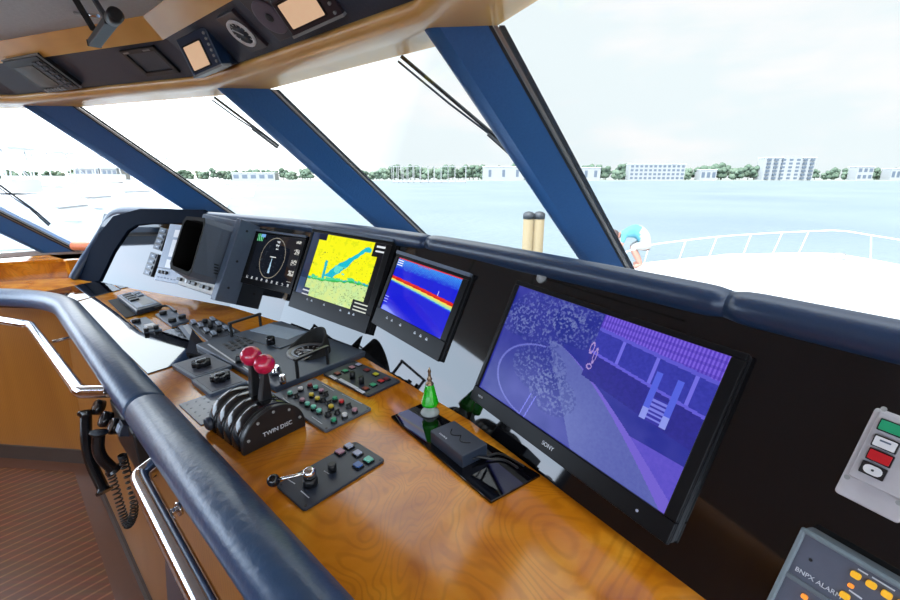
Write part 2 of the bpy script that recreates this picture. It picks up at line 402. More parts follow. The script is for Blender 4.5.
# ceiling with leather panels and grooves
hp = offs(HEAD, -0.40)
mb = MB()
poly = [p for p in hp] + [(-4.2, -3.6), (1.9, -3.6), (1.9, -1.9)]
mb.prism(I4, [(p[0], p[1]) for p in poly], CZ, CZ + 0.12)
struct(mb, 'ceiling', CEIL)
# header: wood soffit, leather fascia, upper wood trim
mb = MB()
mb.sweep(HEAD, [(0.03, 0.40), (0.0, 0.352), (-0.17, 0.35), (-0.19, 0.353), (-0.203, 0.362), (-0.208, 0.374), (-0.205, 0.383), (-0.19, 0.386), (-0.1, 0.43)], smooth=True)
struct(mb, 'trim_1', WOODH)
mb = MB(); mb.sweep(HEAD, [(-0.198, 0.380), (-0.35, 0.487), (-0.35, 0.52), (0.02, 0.52), (0.02, 0.39)])
struct(mb, 'wall_overhead', mat('overhead_grey_navy_leather', (0.045, 0.055, 0.085), 0.45, bump=(120, 0.1)))
mb = MB(); mb.sweep(HEAD, [(-0.338, 0.478), (-0.346, 0.470), (-0.385, 0.512), (-0.40, 0.528), (-0.40, 0.56), (-0.34, 0.56)])
struct(mb, 'trim_2', WOODH)
mb = MB(); mb.sweep(HEAD, [(0.05, 0.39), (0.05, 0.66), (-0.45, 0.66), (-0.45, 0.64), (0.0, 0.5)])
struct(mb, 'wall_roof_edge', GEL)
# grey leather facing panels that lie on the navy fascia, left facet and centre facet
def header_frame(i, off=0.0):
    a, b = V(HEAD[i]), V(HEAD[i + 1]); d = (a - b).normalized(); n2 = V((-d.y, d.x))   # d: left->right, n2 forward
    nf = V((n2.x, n2.y, 0)) if n2.dot(V((0.669, 0.743))) > 0 else V((-n2.x, -n2.y, 0))
    pa = V((a.x, a.y, 0)) - nf * 0.198 + V((0, 0, 0.380)); slope = (-nf * 0.152 + V((0, 0, 0.107))).normalized()
    x = V((d.x, d.y, 0)); n = x.cross(slope).normalized()
    if n.z > 0: n = -n
    P = pa + n * off
    return P, n, x, slope
def hrect(q, i, off):
    P, n, x, s = header_frame(i)
    P2 = P + n * off
    c = [onpl(p, P2, n) for p in q]; o = sum(c, V()) / 4
    M = fr(o, ((c[1] - c[0]) + (c[2] - c[3])), n)
    w = ((c[1] - c[0]).length + (c[2] - c[3]).length) / 2; d = ((c[3] - c[0]).length + (c[2] - c[1]).length) / 2
    return M, w, d

# mullions : one slanted direction for all of them
MD = V((0.570, 0.499, -0.652))
def mull(name, top, z0=0.40, z1=-0.50, trimmed=True):
    """top: plan outline (at z 0.35) A aft-left, B right glass, D outer, C left glass"""
    def pt(p, z): t = (0.35 - z) / 0.652; return V((p[0], p[1], 0)) + V((MD.x * t, MD.y * t, 0)) + V((0, 0, z))
    A, B, D, C = [V(p) for p in top]
    ring = []
    def arc(p, c, q, n):
        for k in range(n + 1):
            t = k / n; ring.append(tuple((p * (1 - t) + c * t) * (1 - t) + (c * (1 - t) + q * t) * t))
    e1 = A + (C - A) * 0.35; e2 = A + (B - A) * 0.30
    arc(e2, A - (((B + C) / 2) - A) * 0.02, e1, 8)
    ring.append(tuple(C)); ring.append(tuple(D)); ring.append(tuple(B))
    m = MB(); n = len(ring)
    zs = [z0, z1]
    vs = [pt(p, z) for z in zs for p in ring]
    m.add(vs, [(k, (k + 1) % n, n + (k + 1) % n, n + k) for k in range(n)], 0, False)
    for i in range(len(m.sm)): m.sm[i] = (i < 9)
    m.f += [list(range(n)), list(range(n, 2 * n))]; m.m += [0, 0]; m.sm += [False, False]
    # chrome and rubber strips along the right glass edge
    if trimmed:
        for (k, w, mi) in ((0.000, 0.010, 1), (0.013, 0.010, 2), (0.026, 0.014, 1)):
            d = (B - D).normalized(); s2 = V((d.y, -d.x))
            if s2.dot(B - A) < 0: s2 = -s2
            p0 = B + s2 * (k + 0.001); p1 = B + s2 * (k + w)
            q = [p0 - (B - A).normalized() * 0.0, p1, p1 - d * 0.03, p0 - d * 0.03]
            vs = [pt(p, z) for z in (0.352, z1) for p in q]
            m.add(vs, [(0, 1, 5, 4), (1, 2, 6, 5), (2, 3, 7, 6), (3, 0, 4, 7)], mi)
    return struct(m, name, [POST, RUB, GOLDT])
mull('trim_3', [(-0.075, 1.183), (0.093, 1.174), (0.098, 1.26), (-0.02, 1.32)])
mull('trim_4', [(-0.955, 1.90), (-0.742, 1.935), (-0.80, 2.05), (-0.95, 2.04)])
mull('trim_5', [(-2.175, 2.343), (-1.925, 2.376), (-1.98, 2.50), (-2.15, 2.47)])
mull('trim_6', [(-3.60, 2.29), (-3.40, 2.36), (-3.44, 2.50), (-3.60, 2.50)])
mull('trim_7', [(0.47, 0.03), (0.62, -0.02), (0.70, 0.10), (0.58, 0.16)])
# windshield panes
def mpt(p, z):
    t = (0.35 - z) / 0.652; return V((p[0] + MD.x * t, p[1] + MD.y * t, z))
HG = HEAD[1:6]
for i in range(len(HG) - 1):
    a, b = HG[i], HG[i + 1]
    m = MB(); q = [mpt(a, 0.38), mpt(b, 0.38), mpt(b, -0.52), mpt(a, -0.52)]
    n = (q[1] - q[0]).cross(q[3] - q[0]).normalized() * 0.008
    m.add(q + [p + n for p in q], [(0, 1, 2, 3), (7, 6, 5, 4), (0, 4, 5, 1), (1, 5, 6, 2), (2, 6, 7, 3), (3, 7, 4, 0)])
    struct(m, 'window_%d' % (i + 1), GLASS)
# sill shelf between dash and windshield, with low wall under it
base = [tuple(mpt(p, -0.5).xy) for p in HG]
bk = offs(BACK, 0.16)
m = MB(); m.prism(I4, [base[0], base[1], base[2], base[3], (bk[-1][0] + 0.0, bk[-1][1] + 0.02)] + list(reversed(bk[:-1])), -0.56, -0.5)
struct(m, 'trim_8', GREYL)
m = MB(); m.sweep([(2.2, -1.7)] + base + [(-4.3, 1.9)], [(0.06, -0.49), (0.06, -2.6), (0.0, -2.6), (0.0, -0.49)])
struct(m, 'wall_front', GEL)
# left ledge beyond the console end
m = MB()
rz = [(-3.9, 1.75), (-2.85, 2.65), (-2.65, 2.81), (-2.36, 2.62), (-1.9, 2.85), (base[2][0], base[2][1]), (base[3][0], base[3][1]), (-4.3, 1.9)]
m.prism(I4, rz, -0.9, -0.505)
struct(m, 'wall_ledge', WOODD)
m = MB(); 
lg = [(-3.92, 1.73), (-2.85, 2.64), (-2.65, 2.80), (-2.36, 2.61), (-1.9, 2.84), (base[2][0], base[2][1]), (base[3][0], base[3][1]), (-4.3, 1.9)]
m.prism(I4, lg, -0.505, -0.487)
struct(m, 'trim_9', WOODD, bevel=0.004)
# side and aft walls with window openings
def wall(name, a, b, z0, z1, t, mt):
    m = MB(); m.bar(V((a[0], a[1], (z0 + z1) / 2)), V((b[0], b[1], (z0 + z1) / 2)), t, z1 - z0); return struct(m, name, mt)
wall('wall_left', (-4.3, 1.9), (-4.3, -3.6), FZ, -0.55, 0.06, WOODF)
wall('wall_left_rear', (-4.3, 0.4), (-4.3, -3.6), -0.55, CZ + 0.06, 0.06, WOODF)
wall('wall_right', (1.85, -3.6), (2.2, -1.7), FZ, -0.45, 0.06, WOODF)
wall('wall_right_front', (2.2, -1.7), (1.34, 0.72), FZ, -0.5, 0.06, WOODF)
wall('wall_aft', (-4.3, -3.6), (1.9, -3.6), FZ, -0.75, 0.06, WOODF)
m = MB()
for x in (-4.3, -2.9, -1.6, -0.3, 0.9, 1.9): m.bar(V((x, -3.6, -0.75)), V((x, -3.6, CZ + 0.05)), 0.1, 0.08)
for y in (0.45,): m.bar(V((-4.3, y, -0.55)), V((-4.3, y, CZ + 0.05)), 0.1, 0.08)
struct(m, 'trim_10', NAVY)
# ceiling groove seams
m = MB()
for a, b in (((-2.6, 1.6), (-1.52, 1.50)), ((-1.52, 1.5), (-1.0, 0.6)), ((-3.8, 0.9), (-2.2, 0.5))):
    m.bar(V((a[0], a[1], CZ)), V((b[0], b[1], CZ)), 0.008, 0.006)
struct(m, 'trim_11', RUB)

# ================================================================== CONSOLE
con = thing('helm_console', 'long wraparound helm console with varnished burl desk and glossy black dash under the windshield', 'console', V((-0.6, 1.3, FZ)))
padc = PAD
desk_poly = offs(PAD, 0.0)
back_ext = offs(BACK, 0.0)
dp = [(0.55, -0.15)] + [(-2.085, 2.19), (-3.6, 2.35), (-3.6, 2.10), (-3.9, 1.76), (-2.86, 2.655), (-2.65, 2.815), (-2.36, 2.63)]
dp = [(0.60, -0.05), (-2.07, 2.23), (-3.55, 2.37), (-3.55, 2.06)]
# desk outline: pad line out to the left wall and back along riser, fascia and right end
_fe = offs(PAD, 0.035)
outline = [tuple(_fe[0]), tuple(_fe[1]), (-3.3, 2.36), (-2.85, 2.70), (-2.65, 2.83), (-2.36, 2.66)] + [(p[0] , p[1]) for p in reversed(offs(BACK, 0.05))]
m = MB(); m.prism(I4, outline, DZ - 0.03, DZ); desk = m.build('desktop', WOODD, con)
# dash fascia : lower strip then main face
m = MB(); m.sweep(BACK, [(0.0, -0.60), (0.181, -0.211), (0.22, -0.211), (0.22, -0.6)], smooth=False)
fas = m.build('dash_fascia', GLOSS, con)
# fascia seams
FB = V((BACK[0][0], BACK[0][1], DZ))
def facet(i):
    a, b = V((*BACK[i], DZ)), V((*BACK[i + 1], DZ)); d = (a - b).normalized(); nf = V((-d.y, d.x, 0))
    if nf.dot(V((0.669, 0.743, 0))) < 0: nf = -nf
    ang = math.radians(25); n = (-nf * math.cos(ang) + UP * math.sin(ang)).normalized()
    return a, n, d, nf
# coaming bolster : three leather lengths with stitched seams and a turned-down left arm
cpath = offs(BACK, 0.20)
cp3 = [V((p[0], p[1], -0.208)) for p in cpath[:-1]]
cp3[0] = V((0.84, 0.13, -0.205))
cp3 += [V((-1.55, 2.475, -0.2)), V((-1.88, 2.635, -0.19)), V((-2.07, 2.715, -0.20)), V((-2.15, 2.735, -0.27)), V((-2.21, 2.70, -0.38)), V((-2.27, 2.63, -0.50)), V((-2.315, 2.58, -0.60))]
cs = [V(p) for p in chaikin([tuple(p) for p in cp3], 3)]
def split_at(px):
    best = min(range(len(cs)), key=lambda i: (proj(cs[i])[0] - px) ** 2 if cs[i].z > -0.25 else 1e9); return best
def proj(P):
    c, s = math.cos(TH), math.sin(TH); fw = c * P.y - s * P.z; up = s * P.y + c * P.z
    return (CX + F * P.x / fw, CY - F * up / fw) if fw > 0.01 else (9999, 9999)
def resample(pts, step=0.02):
    out = [pts[0]]
    for a, b in zip(pts[:-1], pts[1:]):
        n = max(1, int((b - a).length / step))
        out += [a + (b - a) * (k + 1) / n for k in range(n)]
    return out
cs = resample(cs)
cuts = [0, split_at(733), split_at(432), split_at(178), len(cs) - 1]
for a, b in zip(cuts[:-1], cuts[1:]):
    seg = cs[a:b + 1]
    rr = [0.030] * len(seg)
    for k, v in ((0, 0.025), (1, 0.029)):
        if len(seg) > 6:
            if a != 0: rr[k] = v
            rr[-1 - k] = v
    m = MB(); m.tube(seg, rr, 18, up=UP); m.build('coaming_bolster', NAVY, con)
_aL, _nL, _dL, _x = facet(4)
pq = [(73, 285), (86, 256), (100, 232), (113, 216), (140, 208.5), (205, 209.5), (205, 222.5), (150, 223.5), (136, 225), (127, 231), (113, 252), (99, 281)]
pv = [onpl(p, _aL + _nL * 0.010, _nL) for p in pq]
m = MB(); n = len(pv); m.add(pv + [p - _nL * 0.02 for p in pv], [tuple(range(n)), tuple(range(2 * n - 1, n - 1, -1))] + [(k, (k + 1) % n, n + (k + 1) % n, n + k) for k in range(n)])
m.build('inner_band', NAVYD, con, bevel=0.003)
# arm inner cheek
m = MB()
e = V((*BACK[-1], DZ)); 
ch = [V((-2.30, 2.60, -0.6)), V((-2.20, 2.56, -0.6)), V((-2.09, 2.70, -0.30)), V((-1.97, 2.70, -0.20)), V((-2.06, 2.74, -0.19)), V((-2.16, 2.74, -0.29))]
m.add(ch, [(0, 1, 2, 5), (5, 2, 3, 4)]); m.add([p + V((-0.01, 0.04, 0)) for p in ch], [(0, 5, 2, 1), (5, 4, 3, 2)])
m.build('end_cheek', NAVY, con)
# front padded bolster, two lengths
def padpath():
    p = PAD; u = (V(p[1]) - V(p[0])).normalized(); w = (V(p[2]) - V(p[1])).normalized()
    c = V(p[1]); R = 0.30; out = [V(p[0])]
    a = c - u * R; b = c + w * R
    n = 10
    for k in range(n + 1):
        t = k / n; out.append((a * (1 - t) + c * t) * (1 - t) + (c * (1 - t) + b * t) * t)
    out.append(V(p[2])); return out
PP = padpath()
seamP = onz((141, 394), -0.57); u0 = (V(PAD[1]) - V(PAD[0])); ts = (V((seamP.x, seamP.y)) - V(PAD[0])).dot(u0) / u0.length_squared
SP = V(PAD[0]) + u0 * ts
prof = [(0.045, -0.668), (0.008, -0.668)] + [(0.010 - 0.047 * math.sin(math.radians(t)), -0.620 - 0.048 * math.cos(math.radians(t))) for t in range(12, 176, 12)] + [(0.016, -0.5715), (0.032, -0.575), (0.050, -0.583), (0.064, -0.594), (0.067, -0.603), (0.06, -0.62)]
def seam_shrink(path2, last=False, first=False):
    return path2
for part, (pa, pb) in enumerate((([V(PAD[0]), SP - u0.normalized() * 0.003], 0), ([SP + u0.normalized() * 0.003] + PP[1:], 0))):
    pts = [tuple(q) for q in pa]
    m = MB(); m.sweep(pts, prof, smooth=True); m.build('front_bolster', PADM, con, bevel=0.008)
# console front face, plinth and dark door panel
m = MB(); m.sweep(offs(PAD, -0.00), [(0.02, -0.68), (-0.045, FZ + 0.02), (0.0, FZ + 0.02), (0.06, -0.68)])
m.build('front_panel', WOODF, con)
m = MB(); m.sweep(offs(PAD, 0.0), [(-0.050, FZ + 0.09), (-0.052, FZ), (-0.03, FZ), (-0.03, FZ + 0.09)]); m.build('plinth', BASEB, con)
uP = V((*u0.normalized(), 0)); nP = V((uP.y, -uP.x, 0))
P0 = V((*PAD[0], 0))
def frontpt(t, o, z): return P0 + uP * t + nP * o + V((0, 0, z))
def tpx(p, z): 
    q = onz(p, z); return (q - P0).dot(uP)
t1 = tpx((135, 480), -0.85)
m = MB()
a0 = frontpt(-0.2, -0.006, -0.80); 
tend = tpx((128, 470), -0.75)
vs = []
for t in (-0.3, tend):
    for (o, z) in ((-0.016, -0.98), (-0.080, FZ + 0.03), (-0.038, FZ + 0.03), (0.0, -0.98)): vs.append(frontpt(t, o, z))
m.add(vs, [(0, 1, 5, 4), (1, 2, 6, 5), (2, 3, 7, 6), (3, 0, 4, 7), (0, 3, 2, 1), (4, 5, 6, 7)])
m.build('door_panel', mat('dark_mauve_panel', (0.035, 0.03, 0.05), 0.35, coat=0.4), con, bevel=0.003)

# handrails
def rail(pts, label, stands, rn=0.0155):
    pts = [V(p) for p in pts]
    o = thing('handrail', label, 'handrail', pts[len(pts) // 2], None)
    q = [V(p) for p in chaikin([tuple(p) for p in pts], 3)]
    m = MB(); m.tube(q, rn, 16); m.build('rail_tube', CHROME, o)
    for a, b in stands:
        m = MB(); m.tube([a, b], 0.007, 10); d = (b - a).normalized(); m.cyl(fr(b - d * 0.006, d.orthogonal(), d), 0.016, 0, 0.008, 16); m.build('standoff', CHROME, o)
    return o
rz_ = -0.68
A0 = onz((-30, 316), rz_); A1 = onz((30, 325), rz_); A2 = onz((80, 392), rz_); A3 = onz((110, 391), -0.665)
nn = (A2 - A1).normalized()
sa = onz((52, 342), rz_); sb = onz((74, 337), rz_)
rail([A0, A1 + (A0 - A1).normalized() * 0.06, A1, A1 + nn * 0.06, A2 - nn * 0.07, A2, A2 + (A3 - A2) * 0.4, A3], 'polished steel handrail under the pad at the far end of the console', [(sa, sb)], 0.021)
B1 = onz((139, 477), -0.70); B2 = onz((214, 620), -0.70); B0 = onz((158, 462), -0.69); nb = (B2 - B1).normalized()
sa = onz((166, 515), -0.70); sb = onz((180, 508), -0.70)
rail([B2 + nb * 0.25, B2, B1 + nb * 0.09, B1, B1 + (B0 - B1) * 0.35, B0], 'polished steel handrail in the foreground beneath the front padded edge', [(sa, sb)], 0.022)

# ================================================================== SCREENS
def fascia_P(i, off):
    a, n, d, nf = facet(i); return a + n * off, n
def grid_screen(parent, name, M, w, d, z, nx, ny, fn, mt):
    vs, fs, cols = [], [], []
    for j in range(ny + 1):
        for i in range(nx + 1): vs.append(M @ V((-w / 2 + w * i / nx, -d / 2 + d * j / ny, z)))
    for j in range(ny):
        for i in range(nx):
            fs.append((j * (nx + 1) + i, j * (nx + 1) + i + 1, (j + 1) * (nx + 1) + i + 1, (j + 1) * (nx + 1) + i)); cols.append(fn((i + 0.5) / nx, (j + 0.5) / ny))
    m = MB(); m.add(vs, fs); return m.build(name, mt, parent, cols=cols)
def lin(r, g, b): return tuple(((c / 255) ** 2.2) for c in (r, g, b))
def vnoise(x, y, s=0):
    def h(i, j): 
        k = (i * 374761393 + j * 668265263 + s * 1442695) & 0xffffffff; k = ((k ^ (k >> 13)) * 1274126177) & 0xffffffff; return ((k ^ (k >> 16)) & 0xffff) / 65535
    i, j = math.floor(x), math.floor(y); u, v = x - i, y - j; u = u * u * (3 - 2 * u); v = v * v * (3 - 2 * v)
    return (h(i, j) * (1 - u) + h(i + 1, j) * u) * (1 - v) + (h(i, j + 1) * (1 - u) + h(i + 1, j + 1) * u) * v
def fbm(x, y, s=0): return (vnoise(x, y, s) + 0.5 * vnoise(2 * x, 2 * y, s + 1) + 0.25 * vnoise(4 * x, 4 * y, s + 2)) / 1.75
def mixc(a, b, t): t = max(0, min(1, t)); return tuple(a[k] * (1 - t) + b[k] * t for k in range(3))
SCR = screen_mat('lit_screen', 1.0)
SCRM = screen_mat('matt_lit_screen', 0.9, 0.22); SCRM.node_tree.nodes['Principled BSDF'].inputs['Specular IOR Level'].default_value = 0.2

def monitor(name, label, quad, P, n, thick, fn, nx, ny, border, lip=0.008, bm=None, scr=None):
    bm = bm or BEZ; scr = scr or SCR
    M, w, d = rect(quad, P, n)
    o = thing(name, label, 'monitor', M)
    m = MB()
    bl, br, bt, bb = border
    m.rbox(M, w, d, -thick, -0.001, 0.006); m.build('back_housing', BLK, o)
    m = MB(); 
    x0, x1, y0, y1 = -w / 2, w / 2, -d / 2, d / 2
    m.box(M, x0, x1, y1 - bt, y1, 0, lip); m.box(M, x0, x1, y0, y0 + bb, 0, lip)
    m.box(M, x0, x0 + bl, y0 + bb, y1 - bt, 0, lip); m.box(M, x1 - br, x1, y0 + bb, y1 - bt, 0, lip)
    m.build('bezel', bm, o, bevel=0.002)
    Ms = at(M, (bl - br) / 2, (bb - bt) / 2)
    grid_screen(o, 'screen', Ms, w - bl - br, d - bt - bb, lip * 0.35, nx, ny, fn, scr)
    return o, M, w, d

# ---- large camera monitor
def cam_fn(u, v):
    # distortion-free local picture: yard view in blue tint
    n = fbm(u * 110, v * 66, 3); n2 = fbm(u * 9, v * 6, 5)
    c = mixc(lin(34, 42, 140), lin(70, 72, 165), n2 * 1.2 - 0.1)
    # pale curved path
    pc = 0.42 + 0.22 * (0.62 - v) + 0.10 * math.sin(v * 3.2)
    wv = 0.10 + 0.42 * max(0, 0.62 - v)
    lft = 0.28 + 0.75 * (0.62 - v) * 0.35; rgt = 0.45 + 0.62 * (0.62 - v) ** 0.8 if v < 0.62 else 0
    if v < 0.66:
        t = (0.66 - v) / 0.66
        lft = 0.30 + 0.30 * t; rgt = 0.36 + 0.62 * t ** 0.75
        if lft < u < rgt: c = mixc(lin(84, 92, 168), lin(94, 104, 176), n)
        if rgt <= u < rgt + 0.08 * t + 0.0: c = lin(112, 96, 205)
        if rgt + 0.08 * t <= u and v < 0.30: c = mixc(lin(100, 85, 200), lin(84, 76, 190), n)
    # speckled shrubs
    for (a, b, r) in ((0.30, 0.42, 0.16), (0.42, 0.28, 0.13), (0.22, 0.80, 0.20), (0.42, 0.86, 0.15), (0.08, 0.72, 0.12)):
        d2 = ((u - a) / r) ** 2 + ((v - b) / (r * 1.2)) ** 2
        if d2 < 1 and n > 0.50: c = mixc(c, lin(112, 124, 180), (n - 0.5) * 3.2 * (1 - d2 * 0.6))
        elif d2 < 1: c = mixc(c, lin(22, 40, 125), 0.35)
    # terrace wall and roof
    if u > 0.52:
        g = (u - 0.52) / 0.48
        base_ = 0.70 - 0.10 * g; roof = 0.985 - 0.02 * g; low = 0.90 - 0.06 * g
        if v > low: 
            c = lin(88, 66, 190) if (int(u * 150) % 2 == 0) else lin(120, 96, 220)
            if int(v * 60) % 3 == 0: c = mixc(c, lin(60, 45, 160), 0.4)
        elif v > base_:
            c = mixc(lin(48, 52, 150), lin(64, 66, 178), n)
            if abs((u * 7) % 1 - 0.5) < 0.045: c = lin(112, 108, 225)
            if v > low - 0.025: c = lin(92, 88, 205)
            if v < base_ + 0.02: c = lin(98, 92, 212)
        elif v > 0.40 + 0.12 * (1 - g): c = mixc(lin(44, 44, 132), lin(54, 52, 150), n)
    # stair
    if 0.80 < u < 0.90 and 0.44 < v < 0.76:
        if u < 0.822 or u > 0.878: c = lin(84, 98, 220) if v > 0.52 else lin(140, 150, 235)
        elif v < 0.60: c = lin(58, 56, 160) if int(v * 70) % 2 else lin(120, 124, 225)
    # arc lines on the left
    r = math.hypot((u - 0.34) / 1.0, (v - 0.30) / 1.1)
    if abs(r - 0.27) < 0.006 and u < 0.3: c = mixc(c, lin(120, 125, 220), 0.6)
    if abs(u - 0.30 - v * 0.1) < 0.003 and v < 0.2: c = lin(110, 112, 225)
    if abs(u - 0.33 - v * 0.1) < 0.003 and v < 0.2: c = lin(110, 112, 225)
    # person and dog shape as light strokes
    for (a, b, rx, ry) in ((0.520, 0.735, 0.010, 0.045), (0.545, 0.69, 0.007, 0.06), (0.538, 0.60, 0.012, 0.02)):
        dd = ((u - a) / rx) ** 2 + ((v - b) / ry) ** 2
        if 0.45 < dd < 1.2: c = lin(165, 140, 205)
    return c
aB, nB, dB, nfB = facet(0)
bigq = [(470, 400), (669, 540), (754.8, 353), (519.4, 282.6)]
mon, MM, bw, bd = monitor('flat_monitor', 'largest screen, a wide black monitor showing a blue tinted camera picture', bigq, aB + nB * 0.012, nB, 0.03, cam_fn, 300, 170, (0.012, 0.022, 0.012, 0.038), 0.009, scr=SCRM)
text('SONY', at(MM, 0.0, -bd / 2 + 0.018, 0.0092), 0.012, LBLG, mon, 0.0003)
text('HDMI', at(MM, -bw / 2 + 0.035, -bd / 2 + 0.020, 0.0092), 0.007, LBLG, mon, 0.0003)
m = MB(); m.cyl(at(MM, bw / 2 - 0.06, -bd / 2 + 0.018, 0.0088), 0.0025, 0, 0.001, 10); m.build('power_light', LAV, mon)

# ---- sonar
def son_fn(u, v):
    if v > 0.985: return lin(215, 30, 30)
    if v > 0.95 and 0.35 < u < 0.55 and int(u * 120) % 3 == 0: return lin(200, 60, 80)
    n = fbm(u * 60, v * 60, 1)
    c = lin(22, 28, 205)
    if v > 0.80:
        t = (v - 0.80) / 0.2
        if (math.sin((u * 1.1 + v * 1.4) * 150) > 0.2): c = mixc(c, lin(60, 170, 235), t * 1.2)
        c = mixc(c, lin(70, 150, 230), 0.35 * t + (0.3 if n > 0.6 else 0))
    y0 = 0.60 - 0.055 * u - 0.03 * max(0, u - 0.5)
    dlt = v - y0
    if 0 < dlt < 0.055: c = lin(200, 22, 12)
    if 0.03 < dlt < 0.042: c = lin(225, 60, 20)
    w2 = 0.04 + 0.03 * u
    if -w2 < dlt <= 0: c = mixc(lin(245, 215, 60), lin(90, 210, 190), -dlt / w2 - 0.2 + 0.3 * n)
    if -w2 - 0.02 < dlt <= -w2: c = lin(40, 90, 220)
    if u < 0.10 and (0.86 < v < 0.97) and int(v * 70) % 3 == 0: c = lin(235, 240, 255)
    if u < 0.07 and 0.12 < v < 0.26 and int(v * 80) % 4 == 0: c = lin(200, 215, 250)
    if 0.755 < u < 0.765 and 0.60 < v < 0.68: c = lin(235, 240, 255)
    return c
def bar_icons(M, w, y, xs, parent, h=0.0085, mt=LBLG, size=0.010):
    for x in xs:
        m = MB(); m.box(at(M, x, y, h), -size / 2, size / 2, -size * 0.22, size * 0.22, 0, 0.0004); m.box(at(M, x, y + size * 0.45, h), -size * 0.3, size * 0.3, -size * 0.1, size * 0.1, 0, 0.0004)
        m.build('key_symbol', mt, parent)
a2, n2_, d2_, nf2 = facet(1)
nS = nrm(-131, 25); PS = V(((BACK[1][0] + BACK[2][0]) / 2, (BACK[1][1] + BACK[2][1]) / 2, DZ)) + nS * 0.008
sono, Ms_, sw, sd = monitor('sonar_display', 'dark framed display with blue depth sounder picture crossed by a red band', [(370, 325), (440, 358), (474, 273), (400, 253)], PS, nS, 0.03, son_fn, 160, 120, (0.018, 0.026, 0.020, 0.060), 0.006, bm=BEZ)
bar_icons(Ms_, sw, -sd / 2 + 0.040, [-0.11, -0.08, -0.03, 0.05, 0.08, 0.11], sono, 0.0061)
# ---- chart plotter
def chart_fn(u, v):
    nn_ = fbm(u * 22, v * 18, 8)
    mapx = 0.10 < u < 0.93
    c = lin(34, 44, 70)
    if u < 0.10: return lin(40, 54, 80) if v > 0.26 else lin(58, 78, 110)
    if u < 0.22 and v > 0.90: return lin(20, 26, 50)
    if u > 0.86 and v > 0.80:
        return lin(220, 225, 230) if (abs(v - 0.88) < 0.012 or abs(v - 0.95) < 0.012) and u > 0.89 else lin(12, 14, 22)
    if u > 0.80 and v < 0.15:
        return lin(205, 210, 200) if int(v * 60) % 3 == 0 and u > 0.83 else lin(16, 20, 24)
    if u > 0.93 and v < 0.8: return lin(8, 10, 16)
    if u < 0.2 and v < 0.12: return lin(200, 205, 215) if int(v * 50) % 3 == 0 else lin(58, 70, 95)
    c = lin(238, 236, 6) if nn_ < 0.66 else lin(222, 226, 8)
    # bay running from upper right down to centre
    rx = 0.80 - (0.92 - v) * 0.72
    wd = 0.012 + 0.045 * (fbm(u * 12, v * 10, 4)) + 0.03 * max(0, min(1, (0.85 - v) * 3)) + 0.03 * (nn_ - 0.5)
    if 0.36 < v < 0.90 and abs(u - rx) < wd: c = lin(6, 178, 200)
    if v > 0.84 and (u - 0.80) ** 2 + (v - 0.87) ** 2 < 0.0022: c = lin(6, 178, 200)
    if 0.32 < v < 0.60 and abs(u - 0.33 + 0.05 * (v - 0.3)) < 0.014 + 0.012 * nn_: c = lin(8, 170, 190)
    if 0.44 < v < 0.56 and 0.45 < u < 0.60 and nn_ > 0.45: c = lin(90, 215, 200)
    ml = 0.315 + 0.05 * math.sin(u * 5 + 3.5) + 0.06 * (nn_ - 0.5)
    if v < ml + 0.07 and nn_ > 0.44: c = lin(70, 205, 140)
    if v < ml + 0.05 and nn_ < 0.40: c = lin(20, 160, 190)
    if v < ml: c = mixc(lin(215, 225, 130), lin(190, 222, 150), nn_ * 1.5)
    if v < ml and 0.58 < nn_ < 0.61: c = lin(150, 170, 110)
    if ml < v < ml + 0.02: c = lin(40, 170, 70)
    if fbm(u * 60, v * 50, 21) > 0.80 and v < 0.75: c = lin(60, 100, 60)
    if u < 0.115 + 0.0: c = lin(40, 60, 60)
    return c
nC = nrm(-142, 25); PC = (V((*BACK[2], DZ)) + V((*BACK[3], DZ))) / 2 + nC * 0.03
co, Mc, cw, cd = monitor('chart_display', 'large framed chart plotter showing yellow land and turquoise bay', [(289, 307), (366, 333), (396, 240), (314, 227)], PC, nC, 0.05, chart_fn, 200, 170, (0.014, 0.030, 0.022, 0.066), 0.006, bm=BEZ)
bar_icons(Mc, cw, -cd / 2 + 0.050, [-0.13, -0.10, -0.02, 0.08, 0.13, 0.155], co, 0.0061)
# ---- radar
def rad_fn(u, v):
    c = lin(16, 19, 26)
    dx, dy = (u - 0.46) / 0.27, (v - 0.52) / 0.44
    r = math.hypot(dx, dy)
    if abs(r - 0.98) < 0.016: c = lin(150, 144, 130)
    if r < 0.95 and fbm(u * 30, v * 30, 2) > 0.70: c = lin(38, 42, 50)
    if abs(dx) < 0.10 * (0.15 - dy) and -0.75 < dy < 0.05 and abs(dx) < 0.16: c = lin(165, 198, 222)
    if abs(dy - 0.05) < 0.022 and -0.18 < dx < 0.28: c = lin(230, 230, 230)
    if 0.02 < dx < 0.30 and 0.4 < dy < 0.85 and fbm(u * 50, v * 50, 5) > 0.56: c = lin(200, 205, 210)
    if u < 0.14 and v > 0.84: c = lin(20, 120, 60) if int(u * 60 + v * 31) % 3 else lin(130, 200, 160)
    if 0.08 < u < 0.18 and v > 0.93: c = lin(110, 160, 220)
    if u > 0.88 and int(v * 9) % 2 == 0 and fbm(u * 60, v * 60, 9) > 0.45 and 0.1 < v < 0.95: c = lin(190, 190, 184)
    if v < 0.06 and (int(u * 26) % 3 == 0) and fbm(u * 80, v * 80, 3) > 0.4: c = lin(180, 185, 190)
    return c
nR = nrm(-146, 25); PR = (V((*BACK[3], DZ)) + V((*BACK[4], DZ))) / 2 + nR * 0.008
ro, Mr, rw, rd = monitor('radar_display', 'dark display with a thin ring and compass numbers beside the hooded unit', [(240, 283), (292, 294), (308, 236), (257, 232)], PR, nR, 0.04, rad_fn, 130, 120, (0.03, 0.020, 0.012, 0.028), 0.006)
